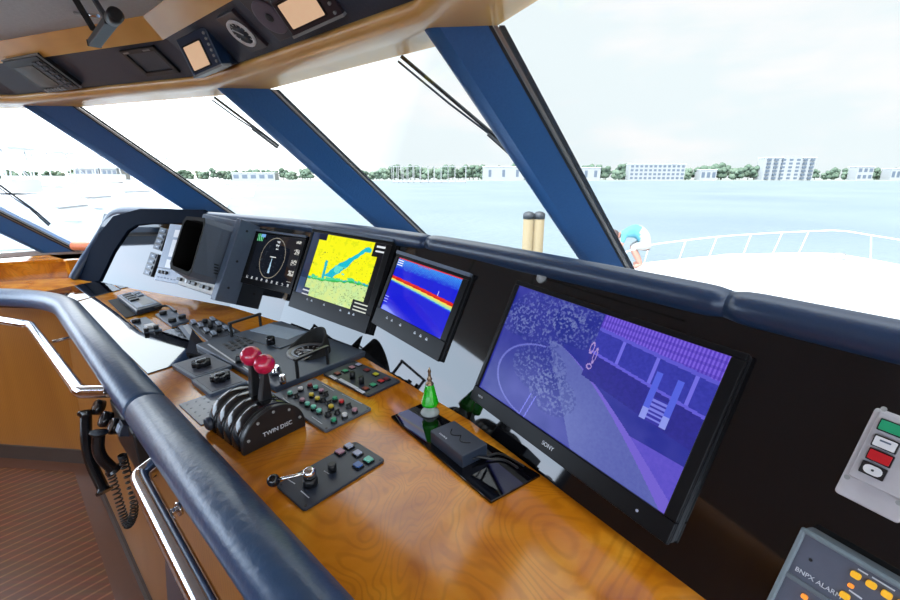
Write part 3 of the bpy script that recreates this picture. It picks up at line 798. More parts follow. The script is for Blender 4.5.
for oo, MM_, ww, dd in ((co, Mc, cw, cd), (sono, Ms_, sw, sd)):
    bx = MB(); bx.box(MM_, -ww / 2, ww / 2, dd / 2 - 0.010, dd / 2 + 0.001, 0.0, 0.010); bx.build('top_lip', SLATE, oo)
bx = MB(); bx.box(Mr, -rw / 2, rw / 2, rd / 2 - 0.004, rd / 2 + 0.004, 0.002, 0.012); bx.build('top_lip', SLATE, ro)

# ================================================================== HOODED RADAR UNIT and left fascia instruments
aL, nL, dL, nfL = facet(4)
hq = [(182, 287), (228, 303), (260, 222), (205, 214)]
PH = aL + nL * 0.03
MH, hw, hd = rect([(180, 286), (218.7, 297.6), (246.6, 223), (202, 213)], aL + nL * 0.075, nL)
hu = thing('radar_unit', 'grey console unit with a big rubber viewing hood on the dash', 'radar', MH)
hx0, hx1, hy0, hy1 = -hw / 2, hw / 2, -hd / 2, hd / 2
m = MB(); m.box(MH, hx0, hx1 - 0.004, hy0, hy1, -0.075, 0); m.build('housing', SLATE, hu, bevel=0.004)
m = MB(); m.box(MH, hx1 - 0.006, hx1 + 0.03, hy0 - 0.01, hy1 + 0.004, -0.075, 0.045); m.build('side_cheek', SLATE, hu, bevel=0.003)
m = MB(); m.box(MH, hx0, hx1 - 0.008, hy0 + 0.004, hy0 + 0.085, 0, 0.008); m.build('control_strip', CREAMP, hu, bevel=0.002)
for k, (x, w_) in enumerate(((-0.15, 0.03), (-0.09, 0.014), (-0.065, 0.014), (-0.035, 0.03), (0.03, 0.026), (0.075, 0.026))):
    m = MB(); m.rbox(at(MH, x, hy0 + 0.03, 0.008), w_, 0.016, 0, 0.012, 0.003); m.build('push_button', BLK if k != 1 else WHT, hu)
m = MB(); m.cyl(at(MH, -0.02, hy0 + 0.06, 0.008), 0.014, 0, 0.02, 18, ch=0.003); m.build('green_knob', mat('dull_green', (0.12, 0.26, 0.12), 0.5), hu)
for x, y in ((hx1 + 0.031, hy1 - 0.04), (hx1 + 0.031, hy0 + 0.06), (hx1 + 0.031, 0.0)):
    Mx = fr(MH @ V((x, y, 0.0)), MH.col[1].to_3d(), MH.col[0].to_3d()); m = MB(); m.cyl(Mx, 0.006, -0.002, 0.002, 12); m.build('screw', BLK, hu)
# hood: flared rubber duct, open at its outer end
ow, od = hw * 0.60, hd * 0.72
oy = 0.035; ox = hw * 0.14
def ring(z, w, d, cx, cy, ch=0.03):
    return [MH @ V((cx + sx * (w / 2 - (ch if k else 0)), cy + sy * (d / 2 - (0 if k else ch)), z)) for sx, sy, ks in ((1, -1, (1, 0)), (1, 1, (0, 1)), (-1, 1, (1, 0)), (-1, -1, (0, 1))) for k in ks]
Lh = 0.21
_nz = MH.col[2].to_3d(); _P0 = MH.translation.copy()
def hring(q, off, ins=0.0):
    c = [onpl(p, _P0 + _nz * off, _nz) for p in q]; cen = sum(c, V()) / 4
    c = [cen + (p - cen) * (1 - ins) for p in c]; out = []
    for k in range(4):
        p = c[k]; out += [p + (c[k - 1] - p) * 0.09, p + (c[(k + 1) % 4] - p) * 0.09]
    return out
qo = [(190.5, 277), (207, 218), (184.5, 216), (168.5, 268)]; qb = [(221, 286), (240, 229), (201, 219), (184, 279)]
qm = [((a[0] * 0.5 + b[0] * 0.5), (a[1] * 0.5 + b[1] * 0.5)) for a, b in zip(qo, qb)]
r0 = hring(qb, 0.0); r2 = hring(qo, 0.17); r1 = [(a + b) / 2 for a, b in zip(r0, r2)]; r3 = hring(qo, 0.17, 0.13); r4 = hring(qb, 0.01, 0.17)
m = MB(); allr = [r0, r1, r2, r3, r4]; vs = sum(allr, [])
fs = [(a * 8 + k, a * 8 + (k + 1) % 8, (a + 1) * 8 + (k + 1) % 8, (a + 1) * 8 + k) for a in range(4) for k in range(8)]
m.add(vs, fs); 
for i in range(len(fs)): m.m[i] = 0 if i < 16 else 1
m.build('viewing_hood', [HOODM, HOODI], hu)
m = MB(); fc = hring(qb, 0.006, 0.18); m.add(fc + [p + _nz * 0.004 for p in fc], [tuple(range(8)), tuple(range(15, 7, -1))] + [(k, (k + 1) % 8, 8 + (k + 1) % 8, 8 + k) for k in range(8)]); m.build('scope_face', BLKG, hu)
_a, _b, _c = r0[1], r2[1], r0[2]
nn2 = (_c - _a).cross(_b - _a).normalized()
if nn2.dot(_a) > 0: nn2 = -nn2
for k in range(4):
    p = _a + (_b - _a) * (0.30 + 0.02 * k) + (_c - _a) * (0.10 + 0.055 * k)
    m = MB(); m.cbox(fr(p, (_c - _a), nn2), 0.006, 0.022, -0.003, 0.0015); m.build('vent_slot', BLK, hu)

# grey instrument left of the hood, with white windows
PL = aL + nL * 0.0
def linst(name, label, cat, q, h, mt, bevel=0.002, off=0.0):
    M, w, d = rect(q, aL + nL * (off + h), nL); o = thing(name, label, cat, M)
    m = MB(); m.rbox(M, w, d, -h - 0.004, 0, 0.004); m.build('body', mt, o, bevel=bevel); return o, M, w, d
o, M, w, d = linst('autopilot_panel', 'pale grey instrument panel with white windows at left of the rubber hood', 'instrument', [(154, 279), (184, 286), (200, 226), (170, 224.5)], 0.012, LSLATE)
m = MB(); m.rbox(M, w * 0.42, d * 0.13, 0, 0.003, 0.003, cx=-0.01, cy=d * 0.34); m.build('window', WHT, o)
m = MB(); m.rbox(M, w * 0.36, d * 0.30, 0, 0.003, 0.003, cx=-0.015, cy=d * 0.08); m.build('window', WHT, o)
m = MB(); m.rbox(M, w * 0.34, d * 0.14, 0, 0.003, 0.003, cx=-0.02, cy=-d * 0.19); m.build('window', WHT, o)
m = MB(); m.cbox(M, w * 0.98, 0.003, 0, 0.001, cy=-d * 0.28); m.build('divider_line', BLK, o)
for k in range(3):
    m = MB(); m.cyl(at(M, -w * 0.36 + k * 0.028, -d * 0.35, 0), 0.009, 0, 0.012, 14, ch=0.002); m.build('knob', BLK, o)
for k in range(6):
    m = MB(); m.cbox(M, 0.014, 0.006, 0, 0.002, cx=-w * 0.38 + 0.028 * k, cy=-d * 0.44); m.build('key', SLATE, o)
def sw_module(q, label):
    o, M, w, d = linst('switch_module', label, 'switch panel', q, 0.010, BLK)
    n = 4
    for k in range(n):
        y = -d / 2 + d * (k + 0.5) / n
        m = MB(); m.rbox(M, w * 0.62, d / n * 0.62, 0, 0.004, 0.002, cy=y); m.build('rocker_switch', SLATE, o)
        m = MB(); m.cbox(at(M, 0, y), w * 0.2, d / n * 0.12, 0.004, 0.0046); m.build('switch_mark', LBLG, o)
sw_module([(152, 248), (160, 250.5), (169, 228.5), (160.5, 228)], 'slim black rocker switch strip near the top of the left dash')
sw_module([(142, 274), (150.5, 276), (159, 254), (151, 252.5)], 'slim black rocker switch strip low on the left dash, below its twin')
# pale disc standing in for a ceiling light's reflection in the fascia
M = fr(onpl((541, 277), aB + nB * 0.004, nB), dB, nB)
m = MB(); m.lathe(M, [(0.0, 0.001), (0.014, 0.001), (0.0155, -0.004)], 24); tag(m.build('reflection_disc', GREYP), 'small pale round disc standing in for a light reflection on the black dash just above the large monitor', 'reflection')

# ================================================================== DESK ITEMS
def dpanel(name, label, cat, q, h, mt, r=0.006, base='base_plate', bevel=0.0015):
    M, w, d = rect(q, V((0, 0, DZ + h)), UP)
    M = at(M, 0, 0, -h); o = thing(name, label, cat, M)
    m = MB(); m.rbox(M, w, d, 0.0004, h, r); m.build(base, mt, o, bevel=bevel)
    return o, M, w, d
def spanel(name, label, cat, q, h, mt, base='base_plate', z0=0.0004, bevel=0.0015):
    c = [onz(p, DZ + h) for p in q]; cen = sum(c, V()) / 4; M = fr(V((cen.x, cen.y, DZ)), c[1] - c[0], UP); Mi_ = M.inverted()
    o = thing(name, label, cat, M); pts = [(Mi_ @ p).xy for p in c]
    w = ((c[1] - c[0]).length + (c[2] - c[3]).length) / 2; d = ((c[3] - c[0]).length + (c[2] - c[1]).length) / 2
    m = MB(); m.prism(M, [tuple(p) for p in pts], z0, h); m.build(base, mt, o, bevel=bevel); return o, M, w, d, pts
def inq(M, pts, u, v, z):
    a, b, c, d = [V(p) for p in pts]; p = (a * (1 - u) + b * u) * (1 - v) + (d * (1 - u) + c * u) * v
    A = M @ V((p.x, p.y, z)); X = (b - a) * (1 - v) + (c - d) * v; return fr(A, M.to_3x3() @ V((X.x, X.y, 0)), UP)
def screws(o, M, w, d, h, ins=0.008, mt=BLK, r=0.003):
    for sx in (-1, 1):
        for sy in (-1, 1):
            m = MB(); m.cyl(at(M, sx * (w / 2 - ins), sy * (d / 2 - ins), h), r, -0.0005, 0.001, 10); m.build('screw', mt, o)

# glossy plates
m = MB(); q = [(40, 293), (75, 302), (121, 290), (103, 280.5)]
pts = [onz(p, DZ) for p in q]; m.prism(I4, [(p.x, p.y) for p in pts], DZ + 0.0003, DZ + 0.004)
tag(m.build('gloss_plate', DGLOSS, bevel=0.001), 'glossy black plate at the far left corner of the desk', 'panel')
m = MB(); q = [(75, 303.5), (148, 374.5), (213, 354), (187, 324), (163, 332), (141, 333), (118, 314), (95, 297.5)]
pts = [onz(p, DZ) for p in q]; m.prism(I4, [(p.x, p.y) for p in pts], DZ + 0.0003, DZ + 0.004)
tag(m.build('gloss_plate', DGLOSS, bevel=0.001), 'long glossy plate beside the front padded edge, reflecting white sky', 'panel')
m = MB(); q = [(111, 282), (120, 289), (139, 285.5), (120, 281)]
pts = [onz(p, DZ) for p in q]; m.prism(I4, [(p.x, p.y) for p in pts], DZ + 0.0003, DZ + 0.0035)
tag(m.build('gloss_plate', DGLOSS, bevel=0.001), 'tiny glossy triangle plate against the foot of the left dash', 'panel')
m = MB(); q = [(391, 416.5), (491, 502), (540.5, 475), (421, 404)]
M, w, d = rect([(391, 416.5), (491, 502), (540.5, 475), (421, 400)], V((0, 0, DZ + 0.006)), UP)
pts = [onz(p, DZ + 0.005) for p in q]; m.prism(I4, [(p.x, p.y) for p in pts], DZ + 0.0003, DZ + 0.006)
tag(m.build('gloss_plate', mat('black_glass_plate', (0.003, 0.003, 0.005), 0.02, ior=1.6), bevel=0.001), 'glossy black plate on the desk below the large monitor', 'panel')

# small black box with two cables
zt = DZ + 0.006; hb = 0.030
M, w, d = rect([(434, 431), (461, 458), (483, 445), (456, 418)], V((0, 0, zt + hb)), UP); M = at(M, 0, 0, -hb)
o = thing('junction_box', 'small black box with engraved wave on the glossy plate below the large monitor', 'box', M)
m = MB(); m.rbox(M, w, d, 0, hb, 0.004); m.build('body', CHAR, o, bevel=0.0015)
pw = [M @ V((w * (-0.28 + 0.56 * k / 24), d * 0.12 - abs(math.sin(k / 24 * math.pi * 2)) * d * 0.2, hb + 0.0006)) for k in range(25)]
m = MB(); m.tube(pw, 0.0012, 6); m.build('engraved_wave', BLKG, o)
text('CONTROL', at(M, -w * 0.2, -d * 0.34, hb), 0.006, LBLG, o, 0.0003)
for k in (0, 1):
    a = M @ V((w / 2, -d * 0.1 + 0.012 * k, 0.012)); b = onz((500 + 4 * k, 452 + 7 * k), zt + 0.003); c = onz((524 - 6 * k, 466 + 2 * k), zt + 0.003)
    m = MB(); m.tube([V(p) for p in chaikin([tuple(a), tuple(a + (b - a) * 0.5 + V((0, 0, -0.004))), tuple(b), tuple(c)], 2)], 0.0024, 8)
    m.build('cable', BLK, o)

# green buoy-shaped bottle
Pb = onz((430, 413), zt)
Mb_ = Matrix.Translation(Pb)
o = thing('buoy_lamp', 'green cone shaped buoy ornament with brass top on clear foot', 'ornament', Mb_)
m = MB(); m.lathe(Mb_, [(0.024, 0), (0.025, 0.004), (0.021, 0.010), (0.014, 0.016), (0.012, 0.022)], 28)
m.build('clear_foot', mat('clear_acrylic', (0.45, 0.5, 0.5), 0.05, ior=1.49), o)
m = MB(); m.lathe(Mb_, [(0.013, 0.020), (0.022, 0.026), (0.023, 0.032), (0.017, 0.055), (0.0115, 0.080), (0.010, 0.083)], 12, smooth=False); m.build('green_cone', GREENB, o)
m = MB(); m.lathe(Mb_, [(0.010, 0.082), (0.011, 0.085), (0.007, 0.090), (0.0045, 0.094), (0.0075, 0.098), (0.0045, 0.103), (0.003, 0.115), (0.005, 0.118), (0.002, 0.128), (0.0, 0.132)], 16); m.build('finial', BRASS, o)

# button panel
o, M, w, d = dpanel('button_panel', 'slate panel with many round coloured buttons right of the throttle levers', 'control panel', [(270, 394), (325.8, 432.3), (371, 407), (315, 378.5)], 0.008, mat('button_plate', (0.10, 0.12, 0.15), 0.4))
screws(o, M, w, d, 0.008)
bt = [(289.7, 391.7, TEAL), (300.3, 387.2, WHT), (309.7, 383.7, DRED), (315.5, 385.8, TEAL), (321.3, 389.2, PINK), (311.3, 393.3, YEL), (317.2, 397, YEL), (302, 398.7, PINK), (307.2, 402.5, TEAL),
      (313.3, 405.5, TEAL), (319, 409.2, TEAL), (330.8, 405, YEL), (334.7, 397, GREEN), (341.3, 400, RED), (354.7, 408.3, PINK), (344.5, 413.3, WHT), (333.7, 418.3, GREEN)]
for x, y, mt in bt:
    lx, ly = loc(M, (x, y), 0.020)
    q = at(M, lx, ly, 0.008)
    m = MB(); m.cyl(q, 0.0085, 0, 0.006, 16); b = m.build('button', BLK, o)
    m = MB(); m.cyl(q, 0.0070, 0.006, 0.013, 16, ch=0.0015); m.build('button_cap', mt, b)
for x, y in ((296, 395), (325.5, 393), (329, 402), (348.5, 405), (323, 399), (337, 411), (328, 413)):
    lx, ly = loc(M, (x, y), 0.016); q = at(M, lx, ly, 0.008)
    m = MB(); m.lathe(q, [(0.009, 0), (0.009, 0.003), (0.006, 0.004), (0.006, 0.009), (0.005, 0.0105)], 16); m.cbox(q, 0.003, 0.014, 0.009, 0.013); m.build('selector_switch', BLK, o)
for x0, y0, x1, y1 in ((322, 384, 334, 391), (342, 394, 362, 404), (283, 398, 289, 403), (312, 417, 322, 424)):
    a = M @ V((*loc(M, (x0, y0), 0.0082), 0.0085)); b = M @ V((*loc(M, (x1, y1), 0.0082), 0.0085)); m = MB(); m.bar(a, b, 0.0016, 0.0006); m.build('printed_line', LBLG, o)

# indicator panel
o, M, w, d = dpanel('lamp_annunciator', 'dark panel of small square lamps and two knobs below the sounder', 'control panel', [(325, 372.5), (366, 396.5), (401, 380), (354, 360.5)], 0.008, CHAR)
screws(o, M, w, d, 0.008)
for x, y, mt in ((337.5, 373, DRED), (345, 370.5, GREEN), (352, 366.9, PINK), (358.5, 364.2, LAV), (366.7, 369.5, DRED), (375.6, 373.8, LIME), (381, 380.5, RED), (386.5, 378.3, DRED), (373, 384.3, GREEN), (365.5, 388, DRED)):
    lx, ly = loc(M, (x, y), 0.012)
    m = MB(); m.rbox(at(M, lx, ly, 0.008), 0.022, 0.018, 0, 0.003, 0.002); b = m.build('lamp_button', BLK, o)
    m = MB(); m.rbox(at(M, lx, ly, 0.011), 0.017, 0.0135, 0, 0.002, 0.001); m.build('lamp_lens', mt, b)
for x, y in ((352.5, 377), (361.3, 382)):
    lx, ly = loc(M, (x, y), 0.012); m = MB(); m.cyl(at(M, lx, ly, 0.008), 0.009, 0, 0.022, 16, r1=0.008, ch=0.001); m.cbox(at(M, lx, ly, 0.008), 0.002, 0.016, 0.020, 0.0235); m.build('knob', BLK, o)
for q in (((330, 375.5), (336, 379)), ((339.5, 379), (357, 388.5)), ((357, 389), (364, 392.8))):
    a = M @ V((*loc(M, q[0], 0.0085), 0.0086)); b = M @ V((*loc(M, q[1], 0.0085), 0.0086)); m = MB(); m.bar(a, b, 0.011, 0.0012); m.build('printed_strip', LBLG, o)

# joystick (thruster lever) panel
o, M, w, d = dpanel('joystick_panel', 'charcoal panel with chrome joystick and five square buttons nearest the viewer', 'control panel', [(277.5, 487), (303, 509), (385.5, 461), (354, 438.5)], 0.006, CHAR, r=0.008)
screws(o, M, w, d, 0.006)
lx, ly = loc(M, (310.5, 484), 0.006); q = at(M, lx, ly, 0.006)
m = MB(); m.lathe(q, [(0.015, 0), (0.015, 0.010), (0.013, 0.016)], 24); jb = m.build('joystick_boot', BLK, o)
m = MB(); m.lathe(q, [(0.012, 0.014), (0.013, 0.026), (0.0125, 0.032), (0.010, 0.035), (0.006, 0.036)], 24); m.build('chrome_cap', CHROME, jb)
hp_ = q @ V((0, 0, 0.027)); bp_ = onz((273.5, 480.5), DZ + 0.032)
m = MB(); m.tube([hp_, bp_], 0.0035, 12); m.build('lever_arm', CHROME, o)
m = MB(); m.ball(bp_, 0.0125, 22); m.build('ball_knob', BLKG, o)
lx, ly = loc(M, (332.5, 471), 0.006); m = MB(); m.cyl(at(M, lx, ly, 0.006), 0.009, 0, 0.018, 18, ch=0.0015); m.build('knob', BLK, o)
for x, y, mt in ((340, 451, PINK), (349, 445.5, LAV), (357.5, 452.5, LAV), (368.5, 459, TEAL), (358, 464.5, BLUEB)):
    lx, ly = loc(M, (x, y), 0.011); q = at(M, lx, ly, 0.006)
    m = MB(); m.rbox(q, 0.021, 0.019, 0, 0.0035, 0.0015); b = m.build('square_button', BLK, o); m = MB(); m.rbox(q, 0.017, 0.015, 0.0035, 0.0065, 0.0015); m.build('button_cap', mt, b)
for a, b in (((301, 491), (309, 498)), ((287, 479), (295, 484)), ((324, 471), (329, 474))):
    A = M @ V((*loc(M, a, 0.006), 0.0064)); B = M @ V((*loc(M, b, 0.006), 0.0064)); m = MB(); m.bar(A, B, 0.002, 0.0005); m.build('printed_line', LBLG, o)

# dotted plate under the throttle
o, M, w, d = dpanel('drilled_plate', 'pale plate with rows of small dots half under the throttle', 'panel', [(179, 405), (199, 423), (282, 396), (250, 379)], 0.003, mat('pale_plate', (0.30, 0.34, 0.42), 0.25), r=0.004, bevel=0.0008)
for i in range(9):
    for j in range(5):
        m = MB() if (i == 0 and j == 0) else m
        m.cyl(at(M, -w / 2 + w * (j + 0.7) / 5.4, -d / 2 + d * (i + 0.7) / 9.4, 0.003), 0.003, 0, 0.0006, 8)
m.build('dot_pattern', SLATE, o)

# rotary control plates
for q, k, lab in (([(176.5, 364), (191, 379.5), (229, 366), (209, 352)], (201, 362), 'slate plate with fluted rotary knob, the farther of the twin plates'), ([(194, 380.5), (207.6, 394), (247, 382.5), (227, 366.5)], (220, 375.5), 'slate plate with fluted rotary knob, the twin nearer the throttle')):
    o, M, w, d = dpanel('rotary_control', lab, 'control', q, 0.014, SLATE, r=0.004)
    m = MB(); m.rbox(M, w - 0.02, d - 0.02, 0.014, 0.0155, 0.003); m.build('inset_plate', GREYI, o)
    lx, ly = loc(M, k, 0.03); kk = at(M, lx, ly, 0.0155)
    pts = [((0.026 + 0.0035 * math.cos(8 * a)) * math.cos(a), (0.026 + 0.0035 * math.cos(8 * a)) * math.sin(a)) for a in [2 * math.pi * i / 64 for i in range(64)]]
    m = MB(); m.prism(kk, pts, 0.002, 0.020, smooth=True); m.cyl(kk, 0.014, 0.020, 0.024, 20); kn = m.build('rotary_knob', BLKG, o, bevel=0.002)
    m = MB(); m.cbox(kk, 0.003, 0.03, 0.020, 0.0255); m.build('pointer', LBLG, kn)

# large sloped control panel with handles, gauge hood and sunk screen
o, M, w, d = dpanel('steering_panel', 'large dark control panel with grab handles and hooded gauge left of centre', 'control panel', [(203, 343), (272, 391), (358.5, 352), (284, 319)], 0.020, STEERP, r=0.006, bevel=0.003)
H0 = 0.020
def L(p, h=H0): x, y = loc(M, p, h); return x, y
def PW(p, h=H0): x, y = loc(M, p, h); return M @ V((x, y, h))
Ms, w_, d_ = rect([(246, 333), (277, 351.5), (308, 334.5), (277, 319.5)], V((0, 0, DZ + H0 + 0.004)), UP)
m = MB(); m.rbox(Ms, w_, d_, -0.0045, 0, 0.004); sp_ = m.build('screen_surround', STEERP, o, bevel=0.001)
m = MB(); m.rbox(at(Ms, 0, 0, -0.0046), w_ + 0.012, d_ + 0.012, 0, 0.001, 0.004); m.build('dark_edge', BLK, o)  # thin black underlay, visible as a dark edge line round the surround
Mi, wi, di = rect([(259, 329), (284, 342), (298, 333.5), (273, 321.5)], V((0, 0, DZ + H0 + 0.0045)), UP)
m = MB(); m.rbox(Mi, wi, di, -0.0005, 0.0006, 0.003); m.build('small_screen', mat('pale_screen', (0.42, 0.52, 0.66), 0.12, ior=1.8), sp_)
kx = PW((271, 344), H0 + 0.004); m = MB(); m.cyl(Matrix.Translation(kx), 0.015, 0, 0.028, 18, ch=0.002); m.build('black_knob', BLKG, o)
# keypad
for i in range(3):
    for j in range(4):
        a = PW((225 + 6.0 * j + 3.5 * i, 345.5 - 2.3 * j + 2.2 * i)); m = MB(); m.cbox(fr(a, M.col[0].to_3d(), UP), 0.026, 0.014, 0, 0.004); m.build('keypad_key', BLK, o, bevel=0.001)
a = PW((208, 344)); b = PW((236, 363)); m = MB(); m.bar(a, b, 0.006, 0.001); m.build('printed_strip', LBLG, o)
a = PW((243, 366)); b = PW((268, 384)); m = MB(); m.bar(a, b, 0.004, 0.001); m.build('printed_line', LBLG, o)
# chrome and black knobs
for p, mt, r in (((275.5, 374), CHROME, 0.018), ((262, 372), BLK, 0.014), ((240, 362), BLK, 0.014), ((283, 383), CHROME, 0.010)):
    a = PW(p); m = MB(); m.lathe(Matrix.Translation(a), [(r, 0), (r * 0.95, 0.012), (r * 0.75, 0.022), (r * 0.7, 0.026)], 20); m.build('knob', mt, o)
# gauge dial + hood
gc = PW((309, 352)); Mg = fr(gc, M.col[1].to_3d(), UP)
m = MB(); m.lathe(Mg, [(0.073, 0), (0.073, 0.006), (0.067, 0.008), (0.060, 0.004)], 36, cap=False); gd = m.build('gauge_ring', GREYP, o)
m = MB(); m.lathe(Mg, [(0.060, 0.0042), (0.0, 0.0044)], 36); m.build('gauge_dial', BLKG, gd)
m = MB(); m.lathe(Mg, [(0.059, 0.0050), (0.050, 0.0052)], 36, cap=False); m.build('degree_ring', LSLATE, gd)
for k in range(12):
    a_ = k * math.pi / 6; m = MB() if k == 0 else m
    m.cbox(Mg @ Matrix.Rotation(a_, 4, 'Z'), 0.003, 0.012, 0.0052, 0.006, cy=0.036)
m.cbox(Mg @ Matrix.Rotation(0.6, 4, 'Z'), 0.004, 0.05, 0.006, 0.008, cy=0.01)
m.build('needle_and_ticks', LBLG, gd)
# hood : curved wall rising round the far side
m = MB(); N = 28; vs = []
far = math.atan2(*reversed([(fr(gc, M.col[1].to_3d(), UP).inverted() @ (gc + V((0.72, 0.69, 0)))).x, (fr(gc, M.col[1].to_3d(), UP).inverted() @ (gc + V((0.72, 0.69, 0)))).y]))
for k in range(N + 1):
    t = k / N; a_ = far + math.radians(-125 + 250 * t); hh = 0.006 + 0.070 * math.sin(math.pi * t) ** 1.2
    lean = 1.0 - 0.25 * math.sin(math.pi * t)
    for rr, zz in ((0.074, 0), (0.074 * lean + 0.006, hh), (0.070 * lean + 0.004, hh), (0.070, 0)):
        vs.append(Mg @ V((rr * math.cos(a_), rr * math.sin(a_), zz)))
fs = [(i * 4 + k, i * 4 + (k + 1) % 4, (i + 1) * 4 + (k + 1) % 4, (i + 1) * 4 + k) for i in range(N) for k in range(4)] + [(0, 1, 2, 3), (N * 4 + 3, N * 4 + 2, N * 4 + 1, N * 4)]
m.add(vs, fs, 0, False); m.build('gauge_hood', HOODI, o)
# grab handles
for a, b, hh in (((232, 337), (261, 327), 0.055), ((298, 378), (328, 364), 0.06)):
    pa, pb = PW(a), PW(b); t = (pb - pa).normalized() * 0.006
    m = MB(); m.bar(pa, pa + V((0, 0, hh)), 0.010, 0.008, up=V((1, 0, 0))); m.bar(pb, pb + V((0, 0, hh)), 0.010, 0.008, up=V((1, 0, 0))); m.bar(pa + V((0, 0, hh)) - t, pb + V((0, 0, hh)) + t, 0.012, 0.008); m.build('grab_handle', BLK, o, bevel=0.001)

# small switch panel by the wood strip
o, M, w, d, pts = spanel('rocker_switch_bank', 'dark switch panel with eight pale rocker tabs behind the glossy plate', 'switch panel', [(188, 324), (208, 341.5), (240, 331), (214, 317.5)], 0.008, CHAR)
for x, y in ((193, 322), (200, 325), (206, 330), (212, 319), (218, 323.5), (225, 327.5), (231, 331), (213, 333)):
    lx, ly = loc(M, (x, y), 0.016); q = at(M, lx, ly, 0.008)
    m = MB(); m.cbox(q, 0.046, 0.022, 0, 0.006); b = m.build('rocker_switch', BLK, o, bevel=0.001); m = MB(); m.cbox(q, 0.036, 0.014, 0.006, 0.015, cy=0.002); m.build('rocker_tab', LSLATE, b, bevel=0.001)
for x, y in ((205, 321), (210, 326), (219, 330)):
    lx, ly = loc(M, (x, y), 0.016); m = MB(); m.cyl(at(M, lx, ly, 0.008), 0.010, 0, 0.016, 14); m.build('knob', BLK, o)

# small knob panels on left part of desk
o, M, w, d, pts = spanel('dimmer_panel', 'small slate panel with three black knobs in front of the hooded unit', 'control panel', [(155, 314), (171.5, 325.5), (189, 320), (171, 308.5)], 0.010, SLATE)
for x, y in ((163, 312.5), (172, 320), (182, 316.5)):
    lx, ly = loc(M, (x, y), 0.018); m = MB(); m.cyl(at(M, lx, ly, 0.010), 0.015, 0, 0.016, 16, ch=0.002); m.build('knob', BLK, o)
o, M, w, d, pts = spanel('bell_panel', 'small slate panel with a white square button and black pegs', 'control panel', [(130, 320), (144, 332.5), (162, 329), (146, 316.5)], 0.008, SLATE)
lx, ly = loc(M, (150, 325.5), 0.016); m = MB(); m.cbox(at(M, lx, ly, 0.008), 0.04, 0.034, 0, 0.012); m.build('white_button', WHT, o, bevel=0.002)
for x, y in ((138, 320.5), (146, 330), (156, 327), (134, 321)):
    lx, ly = loc(M, (x, y), 0.016); m = MB(); m.cyl(at(M, lx, ly, 0.008), 0.009, 0, 0.016, 14); m.build('peg', BLK, o)
# handheld remote resting on a black mat
q = [onz(p, DZ) for p in ((108, 301), (126, 318.5), (140, 314.5), (124, 298))]
m = MB(); m.prism(I4, [(p.x, p.y) for p in q], DZ + 0.0003, DZ + 0.004); tag(m.build('rubber_mat', HOODI), 'black rubber mat under the grey remote control', 'mat')
o, M, w, d, pts = spanel('remote_control', 'chunky grey remote control with dark keys lying on the far left desk', 'remote', [(116.5, 295), (136, 310.5), (162, 303.5), (138.5, 290.5)], 0.030, CHAR, base='body', z0=0.0045, bevel=0.006)
def sub(u0, v0, u1, v1, z0_, z1_, nm, mt_, par):
    P4 = [V(p) for p in pts]
    def bl(u, v): p = (P4[0] * (1 - u) + P4[1] * u) * (1 - v) + (P4[3] * (1 - u) + P4[2] * u) * v; return tuple(p)
    m = MB(); m.prism(M, [bl(u0, v0), bl(u1, v0), bl(u1, v1), bl(u0, v1)], z0_, z1_); return m.build(nm, mt_, par, bevel=0.0015)
fp_ = sub(0.08, 0.1, 0.94, 0.92, 0.030, 0.033, 'face_plate', LSLATE, o)
sub(0.45, 0.35, 0.88, 0.80, 0.033, 0.0345, 'display', GREYP, fp_)
for i in range(4): sub(0.14 + 0.12 * i, 0.14, 0.22 + 0.12 * i, 0.50, 0.033, 0.042, 'key', BLK, o)
for i in range(2): sub(0.16 + 0.15 * i, 0.60, 0.27 + 0.15 * i, 0.84, 0.033, 0.040, 'key', SLATE, o)
qa = M @ V((w * 0.5, 0.02, 0.02)); m = MB(); m.tube([V(p) for p in chaikin([tuple(qa), tuple(onz((166, 305), DZ + 0.02)), tuple(onz((172, 308), DZ + 0.016)), tuple(onz((176, 311), DZ + 0.018))], 2)], 0.005, 8); m.build('cord', BLK, o)

# throttle head
Pl, Pr = onz((244, 457), DZ), onz((306, 426), DZ)
xv = (Pr - Pl).normalized(); R = (Pr - Pl).length / 2; c0 = (Pl + Pr) / 2
ax = V((-xv.y, xv.x, 0))   # away from viewer, along the console
depth = 0.175
Mt = Matrix((xv, UP, -ax)).transposed().to_4x4(); Mt.translation = c0 + V((0, 0, 0.001))   # local z towards viewer
o = thing('throttle_control', 'black twin lever throttle head with red ball knobs standing on the desk', 'throttle', Mt)
def dshape(r, hb=0.014, n=24):
    return [(-r, 0), (r, 0)] + [(r * math.cos(math.pi * k / n), hb + r * math.sin(math.pi * k / n) * 0.92) for k in range(n + 1)]
m = MB(); m.prism(Mt, dshape(R), -0.012, 0.0, smooth=False); fp = m.build('front_plate', BLK, o, bevel=0.002)
m = MB(); m.prism(Mt, dshape(R * 0.95), -depth, -0.012, smooth=True); m.build('drum', BLK, o)
z = -0.022
for k in range(4):
    m = MB(); m.prism(Mt, dshape(R * 0.99), z - 0.034, z, smooth=True); m.build('drum_cover', BLKG, o, bevel=0.003); z -= 0.0395
text('TWIN DISC', at(Mt, R * 0.08, R * 0.36, 0.0), R * 0.185, LBLG, fp, 0.0006)
for a_ in (18, 55, 90, 125, 162):
    m = MB(); m.cyl(at(Mt, R * 0.86 * math.cos(math.radians(a_)), 0.012 + R * 0.80 * math.sin(math.radians(a_)), 0), 0.0035, 0, 0.002, 10); m.build('screw', GREYP, fp)
